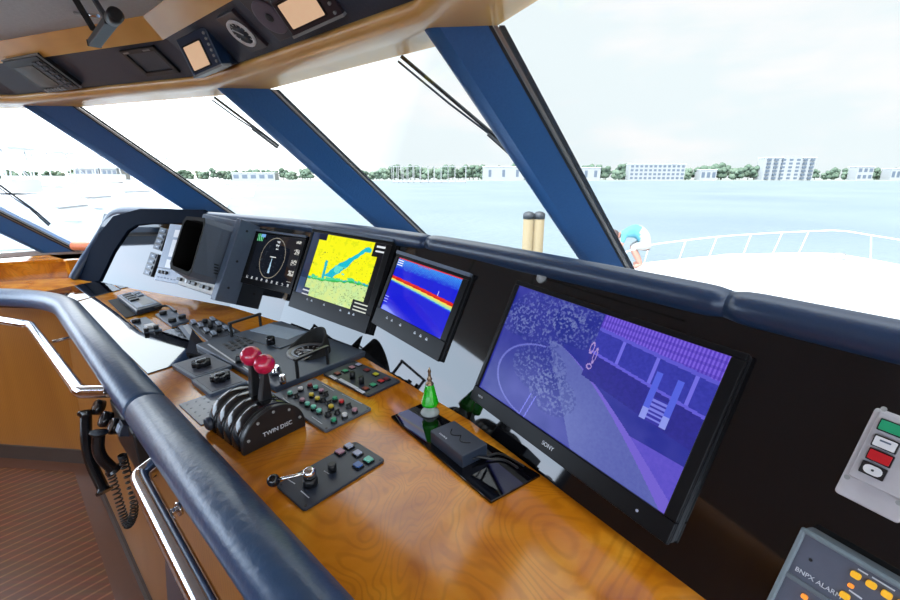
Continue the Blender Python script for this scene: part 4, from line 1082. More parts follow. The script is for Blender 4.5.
for px_, zoff in (((264.3, 364.0), -0.058), ((251, 356), -0.098)):
    base_p = Mt @ V((0.012, R * 0.9, zoff))
    r_ = ray(px_); pl = Mt @ V((0.0, 0, zoff)); bp_ = r_ * (pl.dot(ax) / r_.dot(ax))
    dirv = (bp_ - base_p).normalized(); side = ax
    m = MB(); Ml = Matrix((side.cross(dirv).normalized(), side, dirv)).transposed().to_4x4(); Ml.translation = base_p
    Lh_ = (bp_ - base_p).length - 0.018
    vs = [Ml @ V((sx * a_, sy * b_, zz)) for zz, a_, b_ in ((-0.02, 0.017, 0.012), (Lh_ * 0.5, 0.011, 0.009), (Lh_, 0.0065, 0.0065)) for sx, sy in ((-1, -1), (1, -1), (1, 1), (-1, 1))]
    m.add(vs, [(0, 1, 5, 4), (1, 2, 6, 5), (2, 3, 7, 6), (3, 0, 4, 7), (4, 5, 9, 8), (5, 6, 10, 9), (6, 7, 11, 10), (7, 4, 8, 11), (0, 3, 2, 1), (8, 9, 10, 11)])
    lv = m.build('lever', BLK, o, bevel=0.002)
    m = MB(); m.ball(bp_, 0.0245, 32); m.build('ball_knob', REDB, lv)
q = onz((208, 424), DZ + 0.02); Mq = fr(q, ax, -xv)
m = MB(); m.cyl(fr(q + xv * 0.04, ax, -xv), 0.017, 0, 0.045, 20, ch=0.004); m.build('side_knob', CHAR, o)

# ================================================================== right-hand boxes
MR, w, d = rect([(830.5, 491.5), (905, 527), (938, 432), (877.5, 404.5)], aB + nB * 0.035, nB)
o = thing('alarm_box', 'pale enamel box with green, white, red and black square buttons at right edge', 'control box', MR)
m = MB(); m.rbox(MR, w, d, -0.035, -0.006, 0.004); m.build('box_body', OFFW, o, bevel=0.002)
m = MB(); m.rbox(MR, w - 0.012, d - 0.03, -0.006, 0.0, 0.003, cy=0.012); m.build('cover_plate', OFFW, o, bevel=0.001)
for x, y, mt, s_ in ((891, 428, GREEN, 0), (885, 444, WHT, 0), (879.5, 457.5, RED, 0), (872.5, 470.5, WHT, 1)):
    lx, ly = loc(MR, (x, y), 0.006); q = at(MR, lx, ly, 0)
    m = MB(); m.rbox(q, 0.0225, 0.0150, 0, 0.005, 0.001); b = m.build('square_button', BLK, o)
    m = MB(); 
    if s_: m.rbox(q, 0.017, 0.011, 0.005, 0.0062, 0.005)
    else: m.rbox(q, 0.0195, 0.012, 0.005, 0.008, 0.001)
    m.build('button_cap', mt, b)
    if s_: m = MB(); m.cyl(q, 0.0014, 0.0062, 0.007, 10); m.build('centre_dot', BLK, b)
    elif mt is WHT: m = MB(); m.cbox(q, 0.010, 0.002, 0.008, 0.0085, cy=0.002); m.build('printed_line', SLATE, b)
for p in ((884, 409), (847, 477), (899, 503)):
    lx, ly = loc(MR, p, 0); m = MB(); m.cyl(at(MR, lx, ly, 0), 0.003, -0.001, 0.001, 12); m.build('screw', GREYP, o)
# grey searchlight / alarm unit
ML, w, d = rect([(760, 612), (890, 700), (950, 612), (803, 527)], aB + nB * 0.04, nB)
o = thing('keypad_unit', 'blue grey keypad unit with amber buttons in the lower right corner', 'control unit', ML)
m = MB(); m.rbox(ML, w, d, -0.04, -0.004, 0.006); m.build('housing', GREYU, o, bevel=0.002)
m = MB(); lip = 0.006
m.box(ML, -w / 2, w / 2, d / 2 - lip, d / 2, -0.004, 0.003); m.box(ML, -w / 2, w / 2, -d / 2, -d / 2 + lip, -0.004, 0.003); m.box(ML, -w / 2, -w / 2 + lip, -d / 2, d / 2, -0.004, 0.003); m.box(ML, w / 2 - lip, w / 2, -d / 2, d / 2, -0.004, 0.003)
m.build('raised_rim', mat('rim_grey', (0.17, 0.22, 0.25), 0.4), o, bevel=0.002)
m = MB(); m.cbox(ML, w - 2 * lip, d - 2 * lip, -0.004, -0.001); m.build('face', GREYI, o)
a = ML @ V((*loc(ML, (783, 571), 0), 0)); b = ML @ V((*loc(ML, (870, 628), 0), 0)); m = MB(); m.bar(a, b, 0.006, 0.004, up=nB); m.build('divider_ridge', GREYU, o, bevel=0.001)
tx = ML @ V((*loc(ML, (812, 583), 0), 0)); xd = (ML @ V((*loc(ML, (834, 597), 0), 0)) - ML @ V((*loc(ML, (792, 570), 0), 0)))
text('BNPX ALARM', fr(tx + ML.col[1].to_3d() * 0.0045 + ML.col[0].to_3d() * 0.004, xd, nB), 0.0076, LBLG, o, 0.0008)
for x, y, mt, k in ((855.5, 575.5, AMB, 1), (871, 585, AMB, 1), (886.5, 595, AMB, 1), (844.5, 596, AMB, 1), (850.5, 586, ORB, 0.6), (804, 597, ORB, 0.7), (902, 605, AMB, 1)):
    lx, ly = loc(ML, (x, y), 0.003); m = MB(); m.rbox(fr(ML @ V((lx, ly, -0.001)), xd, nB), 0.0092 * k, 0.0075 * k, 0, 0.004, 0.0025 * k); m.build('amber_button', mt, o)
for a_, b_ in (((858, 569), (868, 575)), ((872, 577), (895, 591)), ((849, 590), (862, 599))):
    a = ML @ V((*loc(ML, a_, 0), 0)); b = ML @ V((*loc(ML, b_, 0), 0)); m = MB(); m.bar(a, b, 0.0016, 0.001, up=nB); m.build('printed_line', LBLG, o)
m = MB(); m.cyl(at(ML, *loc(ML, (810.5, 560), 0), -0.001), 0.002, 0, 0.001, 10); m.build('small_hole', BLK, o)

# ================================================================== handsets on the console front
zH = -0.78
def hs(px, z): return onz(px, z)
cr = hs((98, 425), -0.74)
o = thing('radio_handset', 'black radio handsets in their cradle on the console front below the pad', 'handset', cr)
t0 = (hs((118, 432), -0.74) - P0).dot(uP)
m = MB(); Mk = fr(frontpt(t0, 0.005, -0.77), uP, -nP); m.rbox(Mk, 0.30, 0.16, -0.02, 0.03, 0.01); m.build('cradle', BLK, o, bevel=0.004)
for k, (pa, za, pb, zb) in enumerate((((86, 412), -0.74, (105, 492), -0.94), ((99, 432), -0.72, (114, 470), -0.86))):
    a, b = onz(pa, za), onz(pb, zb); mid = (a + b) / 2 - nP * 0.022
    pts = [V(p) for p in chaikin([tuple(a), tuple(mid), tuple(b)], 3)]; n = len(pts)
    m = MB(); m.tube(pts, [0.023 if (i < 3 or i > n - 4) else 0.016 for i in range(n)], 14); h_ = m.build('handset', BLKG, o)
for p in ((96, 407), (103, 419), (112, 426)):
    c = onz(p, -0.735); m = MB(); m.lathe(fr(c, uP, -nP + UP * 0.6), [(0.024, -0.02), (0.026, 0.0), (0.022, 0.006), (0.015, 0.003)], 22); m.build('ear_cup', BLKG, o)
# rocker on box next to the handsets
c = onz((121, 428), -0.70); Mk = fr(c, uP, (-nP + UP * 0.5)); m = MB(); m.rbox(Mk, 0.045, 0.035, -0.03, 0.004, 0.004); ub = m.build('hook_switch', CHAR, o); m = MB(); m.rbox(Mk, 0.026, 0.022, 0.004, 0.008, 0.003); m.build('pale_key', LSLATE, ub)
# coiled cord
A = onz((110, 470), -0.86); B = onz((128, 530), -1.05); C_ = onz((122, 455), -0.78)
pts = []
ctl = [A, A * 0.4 + B * 0.6 + V((0, 0, -0.02)), B, B * 0.5 + C_ * 0.5 + V((0, 0, -0.06)) + nP * 0.02, C_]
N = 520
cc_ = [V(p) for p in chaikin([tuple(p) for p in ctl], 3)]
def along(c, t):
    x = t * (len(c) - 1); i = min(int(x), len(c) - 2); return c[i] + (c[i + 1] - c[i]) * (x - i)
for k in range(N):
    t = k / (N - 1); p = along(cc_, t); q = along(cc_, min(1, t + 0.01)); tv = (q - p).normalized() if (q - p).length > 1e-6 else UP
    a_ = tv.orthogonal().normalized(); b_ = tv.cross(a_); ang = t * 2 * math.pi * 44
    pts.append(p + (a_ * math.cos(ang) + b_ * math.sin(ang)) * 0.0095)
m = MB(); m.tube(pts, 0.0028, 5); m.build('coiled_cord', BLK, o)

# ================================================================== overhead instruments
# i facets in HEAD: 2 = centre (V3-V2), 3 = left (V2-V1)
def ohead(name, label, cat, q, i, off, mt, back=None, r=0.004, bevel=0.002):
    M, w, d = hrect(q, i, off); w *= 0.80; d *= 0.95; o = thing(name, label, cat, M); m = MB(); m.rbox(M, w, d, -(back if back is not None else off + 0.004), 0, r); m.build('body', mt, o, bevel=bevel); return o, M, w, d
def free_rect(q, P, n):
    # true plane of a rectangular face from its four corners, centred on the point where the middle ray meets P,n
    r = [ray(p) for p in q]
    A = Matrix((r[1], -r[2], r[3])).transposed(); d = A.inverted() @ r[0]
    C = [r[0], r[1] * d.x, r[2] * d.y, r[3] * d.z]
    o = sum(C, V()) / 4; mid = o * (P.dot(n) / o.dot(n)); k = mid.length / o.length; C = [c * k for c in C]
    ex = ((C[1] - C[0]) + (C[2] - C[3])) / 2; ey = ((C[3] - C[0]) + (C[2] - C[1])) / 2
    return fr(sum(C, V()) / 4, ex, ex.cross(ey)), ex.length, ey.length
# orientation of quads: BL, BR, TR, TL as seen from the cabin
o, M, w, d = ohead('plotter', 'black keypad plotter at far left of the overhead console', 'instrument', [(33, 93), (75, 87), (50, 57), (8, 64)], 3, 0.03, BLK)
m = MB(); m.box(M, -w / 2 - 0.004, w / 2 + 0.004, -d / 2 - 0.004, d / 2 + 0.004, -0.012, -0.006); m.build('flange', GREYP, o)
m = MB(); m.rbox(M, w * 0.52, d * 0.62, 0, 0.002, 0.003, cx=-w * 0.12, cy=0.0); m.build('lcd_screen', DIMLCD, o)
for k in range(6):
    m = MB(); m.cbox(M, w * 0.06, d * 0.10, 0, 0.004, cx=-w * 0.38 + w * 0.10 * k, cy=-d * 0.42); m.build('key', GREYP, o)
for i in range(2):
    for j in range(6):
        m = MB(); m.cbox(M, w * 0.09, d * 0.09, 0, 0.004, cx=w * 0.28 + w * 0.12 * i, cy=-d * 0.36 + d * 0.14 * j); m.build('key', CHAR, o)
M, w, d = hrect([(143, 77), (176, 73), (157, 47), (123, 52)], 3, 0.010)
o = thing('hatch_frame', 'empty black framed recess in the left part of the overhead console', 'frame', M)
m = MB(); b_ = 0.018
m.box(M, -w / 2, w / 2, d / 2 - b_, d / 2, -0.014, 0); m.box(M, -w / 2, w / 2, -d / 2, -d / 2 + b_, -0.014, 0); m.box(M, -w / 2, -w / 2 + b_, -d / 2, d / 2, -0.014, 0); m.box(M, w / 2 - b_, w / 2, -d / 2, d / 2, -0.014, 0)
m.build('frame', BLK, o, bevel=0.002)
m = MB(); m.cbox(M, w * 0.80, d * 0.72, -0.012, -0.007); m.build('recessed_panel', GREYL, o)
m = MB(); m.cbox(M, w * 0.16, d * 0.05, 0, 0.001, cx=-w * 0.34, cy=d * 0.42); m.cbox(M, w * 0.2, d * 0.05, 0, 0.001, cx=w * 0.25, cy=d * 0.42); m.build('name_strip', GREYP, o)
# grey leather skin of the centre facet
P_, n_, x_, s_ = header_frame(2)
# box display
def overdisp(label, q, off, scr, keys, back, sq=(0, 0, 0.7, 0.62), fpt=None):
    Pf, nf_, _x, _s = header_frame(2); M, w, d = rect(q, onz(fpt[0], fpt[1]), nrm(fpt[2], fpt[3])); o = thing('overhead_display', label, 'display', M)
    m = MB()
    f_ = [M @ V((x, y, 0)) for x, y in ((-w / 2, -d / 2), (w / 2, -d / 2), (w / 2, d / 2), (-w / 2, d / 2))]
    b2 = [M @ V((x, y, -off - 0.004)) for x, y in ((-w * 0.40, -d * 0.40), (w * 0.40, -d * 0.40), (w * 0.40, d * 0.40), (-w * 0.40, d * 0.40))]
    md = [M @ V((x, y, -off * 0.35)) for x, y in ((-w / 2, -d / 2), (w / 2, -d / 2), (w / 2, d / 2), (-w / 2, d / 2))]
    m.add(f_ + md + b2, [(0, 1, 2, 3), (0, 4, 5, 1), (1, 5, 6, 2), (2, 6, 7, 3), (3, 7, 4, 0), (4, 8, 9, 5), (5, 9, 10, 6), (6, 10, 11, 7), (7, 11, 8, 4), (11, 10, 9, 8)])
    m.build('housing', DPURP if not back else back, o, bevel=0.003)
    m = MB(); m.box(M, -w / 2 - 0.001, w / 2 + 0.001, -d / 2 - 0.003, -d / 2 + 0.004, -off * 0.35, 0.002); m.build('silver_lip', GREYP, o)
    m = MB(); m.rbox(M, w * sq[2] + 0.01, d * sq[3] + 0.01, 0, 0.002, 0.003, cx=w * sq[0], cy=d * sq[1]); sc_ = m.build('screen_bezel', BLK, o)
    m = MB(); m.rbox(M, w * sq[2], d * sq[3], 0.002, 0.003, 0.003, cx=w * sq[0], cy=d * sq[1]); m.build('lit_panel', PEACH, sc_)
    for k in range(keys):
        m = MB(); m.cyl(at(M, w * 0.40, d * (0.36 - 0.72 * k / max(1, keys - 1)), 0), 0.0045, 0, 0.004, 12); m.build('key', GREYP, o)
    return o, M, w, d
overdisp('smaller overhead display with a peach coloured lit screen beside the round gauge', [(193, 77), (224, 65), (203, 27), (176, 39)], 0.13, None, 6, NAVY, (-0.10, -0.06, 0.55, 0.62), ((200, 52), 0.40, -165, -14))
overdisp('larger overhead display with a peach coloured lit screen at the top of the view', [(294, 37), (345, 15), (322, -20), (266, -2)], 0.11, None, 4, DPURP, (-0.08, 0.02, 0.64, 0.66), ((305, 8), 0.415, -155, -42))
M, w, d = hrect([(248, 53), (263, 47), (236, 11), (219, 18)], 2, 0.012)
o = thing('round_gauge', 'round overhead gauge with white ring in a brown square bezel', 'gauge', M)
m = MB(); m.rbox(M, w, d, -0.016, 0, 0.004); m.build('bezel', DPURP, o, bevel=0.002)
rg = min(w, d) * 0.44
m = MB(); m.lathe(M, [(rg, 0), (rg, 0.006), (rg - 0.006, 0.007), (rg - 0.010, 0.003)], 36, cap=False); m.build('white_ring', WHT, o)
m = MB(); m.lathe(M, [(rg - 0.008, 0.0025), (0.0, 0.003)], 36); dl = m.build('dial', CHAR, o)
for k in range(10):
    a_ = math.radians(-140 + 28 * k); m = MB() if k == 0 else m
    m.cbox(M @ Matrix.Rotation(a_, 4, 'Z'), 0.003, 0.010, 0.003, 0.0036, cy=rg * 0.72)
m.cbox(M @ Matrix.Rotation(0.8, 4, 'Z'), 0.003, rg * 0.8, 0.0036, 0.005, cy=rg * 0.25); m.build('needle', WHT, dl)
M, w, d = hrect([(278, 43), (300, 33), (262, -12), (240, -2)], 2, 0.010)
o = thing('speaker', 'round mauve loudspeaker on dark plate in the overhead console', 'speaker', M)
m = MB(); m.rbox(M, w, d, -0.014, 0, 0.005); m.build('plate', DPURP, o, bevel=0.002)
rg = min(w, d) * 0.42
m = MB(); m.lathe(at(M, -0.004, 0.0), [(rg, 0), (rg, 0.004), (rg * 0.9, 0.005), (rg * 0.3, 0.002)], 36); m.build('cone', PURPD, o)
m = MB(); m.lathe(at(M, -0.004, 0.0), [(rg * 0.25, 0.002), (rg * 0.22, 0.006), (rg * 0.1, 0.008)], 20); m.build('centre_cap', DLBL, o)
# bracket lamp hanging from the ceiling
pc = onz((82, 6), 0.50)
def cpx(p, z): return onz(p, z)
o = thing('bracket_lamp', 'black bar lamp on two arms hanging from the ceiling at top left', 'lamp', V((pc.x, pc.y, CZ)))
Z1 = 0.43
e1, e2 = cpx((94, 44), Z1 - 0.01), cpx((116, 14), Z1 + 0.0)
dv = (e2 - e1).normalized()
m = MB(); m.bar(e1, e1 + dv * (e2 - e1).length * 0.80, 0.032, 0.020); m.bar(e1 + dv * 0.0, e1 + dv * 0.004, 0.037, 0.02); m.build('lamp_bar', BLK, o, bevel=0.003)
m = MB(); m.lathe(fr(e2 - dv * 0.055, UP, dv), [(0.012, 0), (0.019, 0.004), (0.020, 0.05), (0.015, 0.056)], 20); m.build('lamp_head', BLK, o)
a0 = cpx((74, -3), CZ); a1 = cpx((94, 30), Z1 + 0.01); m = MB(); m.bar(a0, a1, 0.014, 0.012); m.build('arm', BLK, o)
a0 = cpx((91, -6), CZ); a1 = cpx((106, 18), Z1 + 0.01); m = MB(); m.bar(a0, a1, 0.012, 0.010); m.build('arm', CHAR, o)
a0 = cpx((75, 13), CZ - 0.004); a1 = cpx((98, 16), Z1 + 0.03); m = MB(); m.tube([a0, a1], 0.005, 8); m.build('cross_bolt', CHROME, o)
# orange roll at the corner of the ledge
c = onz((80, 251), -0.487)
m = MB(); m.tube([c + V((-0.075, 0.03, 0.03)), c + V((-0.06, 0.03, 0.03)), c + V((0.10, 0.0, 0.03)), c + V((0.12, 0, 0.03))], [0.018, 0.03, 0.03, 0.02], 18)
tag(m.build('rolled_vest', ORANGE), 'rolled orange vest lying on the wooden ledge behind the dash end', 'vest')

# ================================================================== OUTSIDE
AXF = V((0.669, 0.743, 0)); LFT = V((-0.743, 0.669, 0))
def ship(s, l, z): return AXF * s + LFT * l + V((0, 0, z))
DKZ = -1.7; WZ = -4.5
def halfw(s):
    pts = [(0, 3.3), (6, 3.25), (9.2, 2.95), (11, 2.15), (12.4, 1.2), (13.1, 0.55), (13.4, 0.12)]
    for (a, b), (c, d) in zip(pts[:-1], pts[1:]):
        if a <= s <= c: return b + (d - b) * (s - a) / (c - a)
    return 0.1
m = MB(); S = [2.4 + (13.4 - 2.4) * k / 30 for k in range(31)]
top = [ship(s, halfw(s), DKZ) for s in S] + [ship(s, -halfw(s), DKZ) for s in reversed(S)]
bot = [ship(s * 0.93, halfw(s) * 0.75, WZ - 0.3) for s in S] + [ship(s * 0.93, -halfw(s) * 0.75, WZ - 0.3) for s in reversed(S)]
n = len(top)
m.add(top + bot, [tuple(range(n)), tuple(range(2 * n - 1, n - 1, -1))] + [(i, (i + 1) % n, n + (i + 1) % n, n + i) for i in range(n)])
struct(m, 'foredeck', GEL)
m = MB(); tr = [(2.4, 2.3), (6.5, 2.1), (8.6, 1.5), (9.2, 0.9)]
pl_ = [ship(s, l, 0).xy for s, l in tr] + [ship(s, -l, 0).xy for s, l in reversed(tr)]
m.prism(I4, [tuple(p) for p in pl_], DKZ, DKZ + 0.45); struct(m, 'trunk_cabin', GEL, bevel=0.12)
# unseen decks aft and to the left, added to bounce sunlight onto the ceiling
m = MB(); m.box(I4, -5.4, 2.6, -9.0, -3.66, FZ - 0.1, FZ - 0.02); struct(m, 'aft_bounce_deck', GEL)
m = MB(); m.box(I4, -5.7, -4.36, -3.6, 2.0, FZ - 0.1, FZ - 0.02); struct(m, 'side_bounce_deck', GEL)
# bow rail
o = thing('bow_rail', 'thin white steel rail with slanted stanchions around the bow', 'railing', ship(13, 0, DKZ))
SS = [8.2, 9.2, 10.2, 11.1, 11.9, 12.6, 13.1]
rp = [ship(s + 0.12, halfw(s) * 0.97, DKZ + 0.34 + 0.03 * (s - 8)) for s in SS] + [ship(13.5, 0, DKZ + 0.54)] + [ship(s + 0.12, -halfw(s) * 0.97, DKZ + 0.34 + 0.03 * (s - 8)) for s in reversed(SS)]
m = MB(); m.tube([V(p) for p in chaikin([tuple(p) for p in rp], 1)], 0.013, 8); m.build('top_rail', HULLW, o)
for sd in (1, -1):
    for s in SS:
        m = MB(); m.tube([ship(s - 0.15, sd * halfw(s - 0.1) * 0.96, DKZ), ship(s + 0.12, sd * halfw(s) * 0.97, DKZ + 0.34 + 0.03 * (s - 8))], 0.012, 8); m.build('stanchion', HULLW, o)
# windlass and cleats
o = thing('windlass', 'small anchor windlass on the bow deck', 'windlass', ship(11.8, -0.1, DKZ))
m = MB(); m.cyl(Matrix.Translation(ship(11.8, -0.1, DKZ)), 0.14, 0, 0.10, 16); m.build('drum', GREYP, o)
m = MB(); m.cyl(Matrix.Translation(ship(11.8, -0.1, DKZ + 0.10)), 0.09, 0, 0.12, 16); m.build('capstan', CHROME, o)
for l, lab in ((0.75, 'left deck cleat'), (-0.85, 'right deck cleat')):
    m = MB(); c = ship(11.2, l, DKZ); m.bar(c + V((-0.15, 0, 0.07)), c + V((0.15, 0, 0.07)), 0.04, 0.04); m.bar(c + V((-0.05, 0, 0)), c + V((-0.05, 0, 0.07)), 0.04, 0.04, up=V((1, 0, 0))); m.bar(c + V((0.05, 0, 0)), c + V((0.05, 0, 0.07)), 0.04, 0.04, up=V((1, 0, 0)))
    tag(m.build('deck_cleat', GREYP), 'small steel cleat on the bow, the ' + lab, 'cleat')

# crouching person on the port side deck
Pp = ray((637, 267)); Pp = Pp * (DKZ / Pp.z)
def skinfig(name, pts, edges, rad, mats, parent=None):
    me = bpy.data.meshes.new(name); me.from_pydata([tuple(p) for p in pts], edges, [])
    ob = bpy.data.objects.new(name, me); COL.objects.link(ob)
    ob.modifiers.new('skin', 'SKIN')
    for i, r in enumerate(rad): me.skin_vertices[0].data[i].radius = (r, r)
    me.skin_vertices[0].data[0].use_root = True
    ss = ob.modifiers.new('sub', 'SUBSURF'); ss.levels = 2; ss.render_levels = 2
    dg = bpy.context.evaluated_depsgraph_get(); me2 = bpy.data.meshes.new_from_object(ob.evaluated_get(dg)); 
    bpy.data.objects.remove(ob)
    for p in me2.polygons: p.use_smooth = True
    me2.materials.clear()
    for m_ in mats: me2.materials.append(m_)
    o2 = bpy.data.objects.new(name, me2); COL.objects.link(o2)
    if parent: o2.parent = parent; 
    return o2
per = thing('person', 'person in pale blue shirt and white shorts bending over on the side deck', 'person', Pp)
rt = V((0.86, -0.5, 0)); fw_ = V((0.5, 0.86, 0))
rgt = ray((660, 250)).normalized(); rgt = V((0.95, -0.31, 0))
# local: u = image-right, w = away ; body bends to image-left
u_ = V((0.93, -0.36, 0)); w_v = V((0.36, 0.93, 0))
def pp(a, b, c): return tuple(u_ * a + w_v * b + V((0, 0, c)))
pts = [pp(0.10, 0, 0.52), pp(0.04, 0, 0.64), pp(-0.12, 0, 0.74), pp(-0.30, 0, 0.68), pp(-0.38, 0, 0.62), pp(-0.47, -0.02, 0.58),
       pp(0.12, -0.10, 0.46), pp(-0.14, -0.14, 0.40), pp(0.06, -0.14, 0.08), pp(-0.08, -0.15, 0.03),
       pp(0.12, 0.10, 0.46), pp(-0.14, 0.14, 0.40), pp(0.06, 0.14, 0.08), pp(-0.08, 0.15, 0.03),
       pp(-0.30, -0.18, 0.64), pp(-0.36, -0.2, 0.38), pp(-0.50, -0.12, 0.20), pp(-0.30, 0.18, 0.64), pp(-0.36, 0.2, 0.38), pp(-0.50, 0.12, 0.20)]
ed = [(0, 1), (1, 2), (2, 3), (3, 4), (4, 5), (0, 6), (6, 7), (7, 8), (8, 9), (0, 10), (10, 11), (11, 12), (12, 13), (3, 14), (14, 15), (15, 16), (3, 17), (17, 18), (18, 19)]
rd_ = [0.16, 0.15, 0.16, 0.13, 0.05, 0.09, 0.11, 0.075, 0.045, 0.04, 0.11, 0.075, 0.045, 0.04, 0.06, 0.045, 0.035, 0.06, 0.045, 0.035]
bod = skinfig('body', pts, ed, rd_, [SKIN, SHIRT, SHORT], per)
for p in bod.data.polygons:
    c = p.center; a = c.dot(u_)
    if c.z > 0.50 and a < -0.02 and a > -0.36: p.material_index = 1
    elif c.z > 0.30 and a >= -0.16 and not (c.z < 0.36): p.material_index = 2
m = MB(); m.ball(Pp + V(pp(-0.50, -0.02, 0.62)), 0.105, 16); m.build('hair', HAIR, per)

# pair of pilings by the boat
pil0 = onz((535, 300), -4.0)
for k, px in enumerate((529, 539.5)):
    r_ = ray((px, 213)); t_ = 12.5 / r_.y; c = r_ * t_
    o = thing('piling', ['left', 'right'][k] + ' of the two wooden dock pilings with dark caps', 'piling', V((c.x, c.y, WZ)))
    m = MB(); m.cyl(Matrix.Translation((c.x, c.y, 0)), 0.155, WZ - 0.5, c.z - 0.08, 18); m.build('timber', PILEW, o)
    m = MB(); m.lathe(Matrix.Translation((c.x, c.y, 0)), [(0.165, c.z - 0.16), (0.165, c.z - 0.02), (0.10, c.z + 0.03), (0.0, c.z + 0.05)], 18); m.build('cap', RUB, o)
# water and far shore
m = MB(); m.add([(-2600, -400, WZ), (2600, -400, WZ), (2600, 1400, WZ), (-2600, 1400, WZ)], [(0, 1, 2, 3)])
tag(m.build('water', WATER, origin=V((0, 0, WZ))), kind='structure')
SHY = 760
m = MB(); m.add([(-2400, SHY, WZ), (2400, SHY, WZ), (2400, SHY + 12, WZ + 1.2), (-2400, SHY + 12, WZ + 1.2), (2400, SHY + 300, WZ + 3), (-2400, SHY + 300, WZ + 3)], [(0, 1, 2, 3), (3, 2, 4, 5)])
tag(m.build('shoreline', SHORE, origin=V((0, SHY, WZ))), kind='structure')
def fx(px, y): return (px - 450) / (F * math.cos(TH) + 0.0) * y * 0.985 if False else (ray((px, 178)).x / ray((px, 178)).y) * y
# trees : three grown forms then copies
def tree_form(nm, h, spread, fm, seed, label):
    rnd = random.Random(seed)
    root = thing(nm, label, 'tree', V((0, 0, 0)), 'trees on the far shore')
    m = MB(); m.tube([V((0, 0, 0)), V((0.3, 0, h * 0.5)), V((0, 0.2, h * 0.8))], [0.5, 0.35, 0.2], 7); m.build('trunk', BARK, root)
    m = MB()
    for k in range(16):
        r = spread * rnd.uniform(0.28, 0.5); a = rnd.uniform(0, 6.28); rr = spread * rnd.uniform(0, 0.75); zz = h * rnd.uniform(0.30, 0.93)
        c = V((rr * math.cos(a), rr * math.sin(a), zz))
        i0 = len(m.v); m.ball(c, r, 10)
        for i in range(i0, len(m.v)): m.v[i] = c + (m.v[i] - c) * rnd.uniform(0.75, 1.2)
    m.build('crown', fm, root); return root
forms = [tree_form('pine_tree', 20, 7, FOL, 1, 'tall dark green tree in the row along the far shore'),
         tree_form('bushy_tree', 14, 8, FOL2, 2, 'low hazy green tree in the row along the far shore'),
         tree_form('round_tree', 17, 7.5, FOL, 3, 'rounded mid green tree in the row along the far shore')]
used = [False] * 3
def place_tree(x, y, sc):
    k = random.randrange(3); f_ = forms[k]
    if not used[k]: used[k] = True; f_.location = (x, y, WZ + 1); f_.scale = (sc * 1.3, sc, sc); return
    c = f_.copy(); COL.objects.link(c)
    for ch in f_.children:
        if True:
            d_ = ch.copy(); COL.objects.link(d_); d_.parent = c
    c.location = (x, y, WZ + 1); c.scale = (sc * 1.3, sc, sc); c.rotation_euler = (0, 0, random.uniform(0, 6))
px = -120
while px < 1010:
    dens = 1.0
    
    h_ = {True: 1.05, False: 0.75}[(380 < px < 560) or (560 < px < 632) or (690 < px < 760)]
    if px < 210: h_ = 0.7
    place_tree(fx(px, SHY + 30), SHY + 30 + random.uniform(-8, 40), h_ * 1.25 * random.uniform(0.8, 1.15)); px += random.uniform(3.2, 6.2)
# buildings
def building(name, label, x0, x1, ytop, floors, cols, dist=SHY + 6, stepped=False, winw=0.6):
    X0, X1 = fx(x0, dist), fx(x1, dist); D = math.hypot((X0 + X1) / 2, dist)
    H = (178 - ytop) / 447.0 * dist * 1.0 + (-WZ) * 1.0
    o = thing(name, label, 'building', V(((X0 + X1) / 2, dist, WZ + 1)))
    m = MB(); m.box(I4, X0, X1, dist, dist + 18, WZ + 0.5, WZ + H - 0.5)
    if stepped: m.box(I4, X0 + (X1 - X0) * 0.35, X0 + (X1 - X0) * 0.7, dist - 2, dist + 16, WZ + 0.5, WZ + H + 1)
    m.build('wall', BLDG, o)
    m = MB(); m.box(I4, X0 - 0.6, X1 + 0.6, dist - 0.8, dist + 18.6, WZ + H - 0.5, WZ + H + 0.3); m.build('roof', HULLW, o)
    fh = (H - 2) / floors; cwid = (X1 - X0) / cols
    for i in range(cols):
        for j in range(floors):
            m = MB(); xa = X0 + cwid * (i + 0.5 - winw / 2); m.box(I4, xa, xa + cwid * winw, dist - (2.2 if stepped else 0.2), dist + 0.3, WZ + 1 + fh * (j + 0.25), WZ + 1 + fh * (j + 0.8)); m.build('window', WING, o)
building('hotel', 'long low white hotel with rows of windows across the bay', 629, 684, 164.5, 4, 12)
building('apartment_block', 'white apartment tower block with dark window bays across the bay', 762, 812, 158.5, 6, 7, stepped=True, winw=0.5)
building('boat_shed', 'plain long white shed on the far shore left of the wide mullion', 483, 524, 167, 1, 3, winw=0.2)
building('boat_shed', 'short white shed on the far shore just right of the wide mullion', 581, 600, 168, 1, 2, winw=0.3)
building('waterfront_house', 'small white house by the water at the right, among trees', 856, 872, 167, 2, 3)
building('waterfront_house', 'small white house at the far right edge of the shore', 890, 905, 169, 1, 3)
building('waterfront_house', 'small white house between the hotel and the tower block', 700, 716, 170, 1, 3)
building('marina_house', 'pale building behind the white boats in the far left window', 75, 100, 168, 2, 4, dist=330)
building('marina_house', 'pale house with dark windows right of its neighbour behind the boats', 103, 118, 168, 2, 3, dist=330)
building('waterfront_house', 'long pale building low on the shore behind the second mullion', 232, 275, 173, 1, 5)
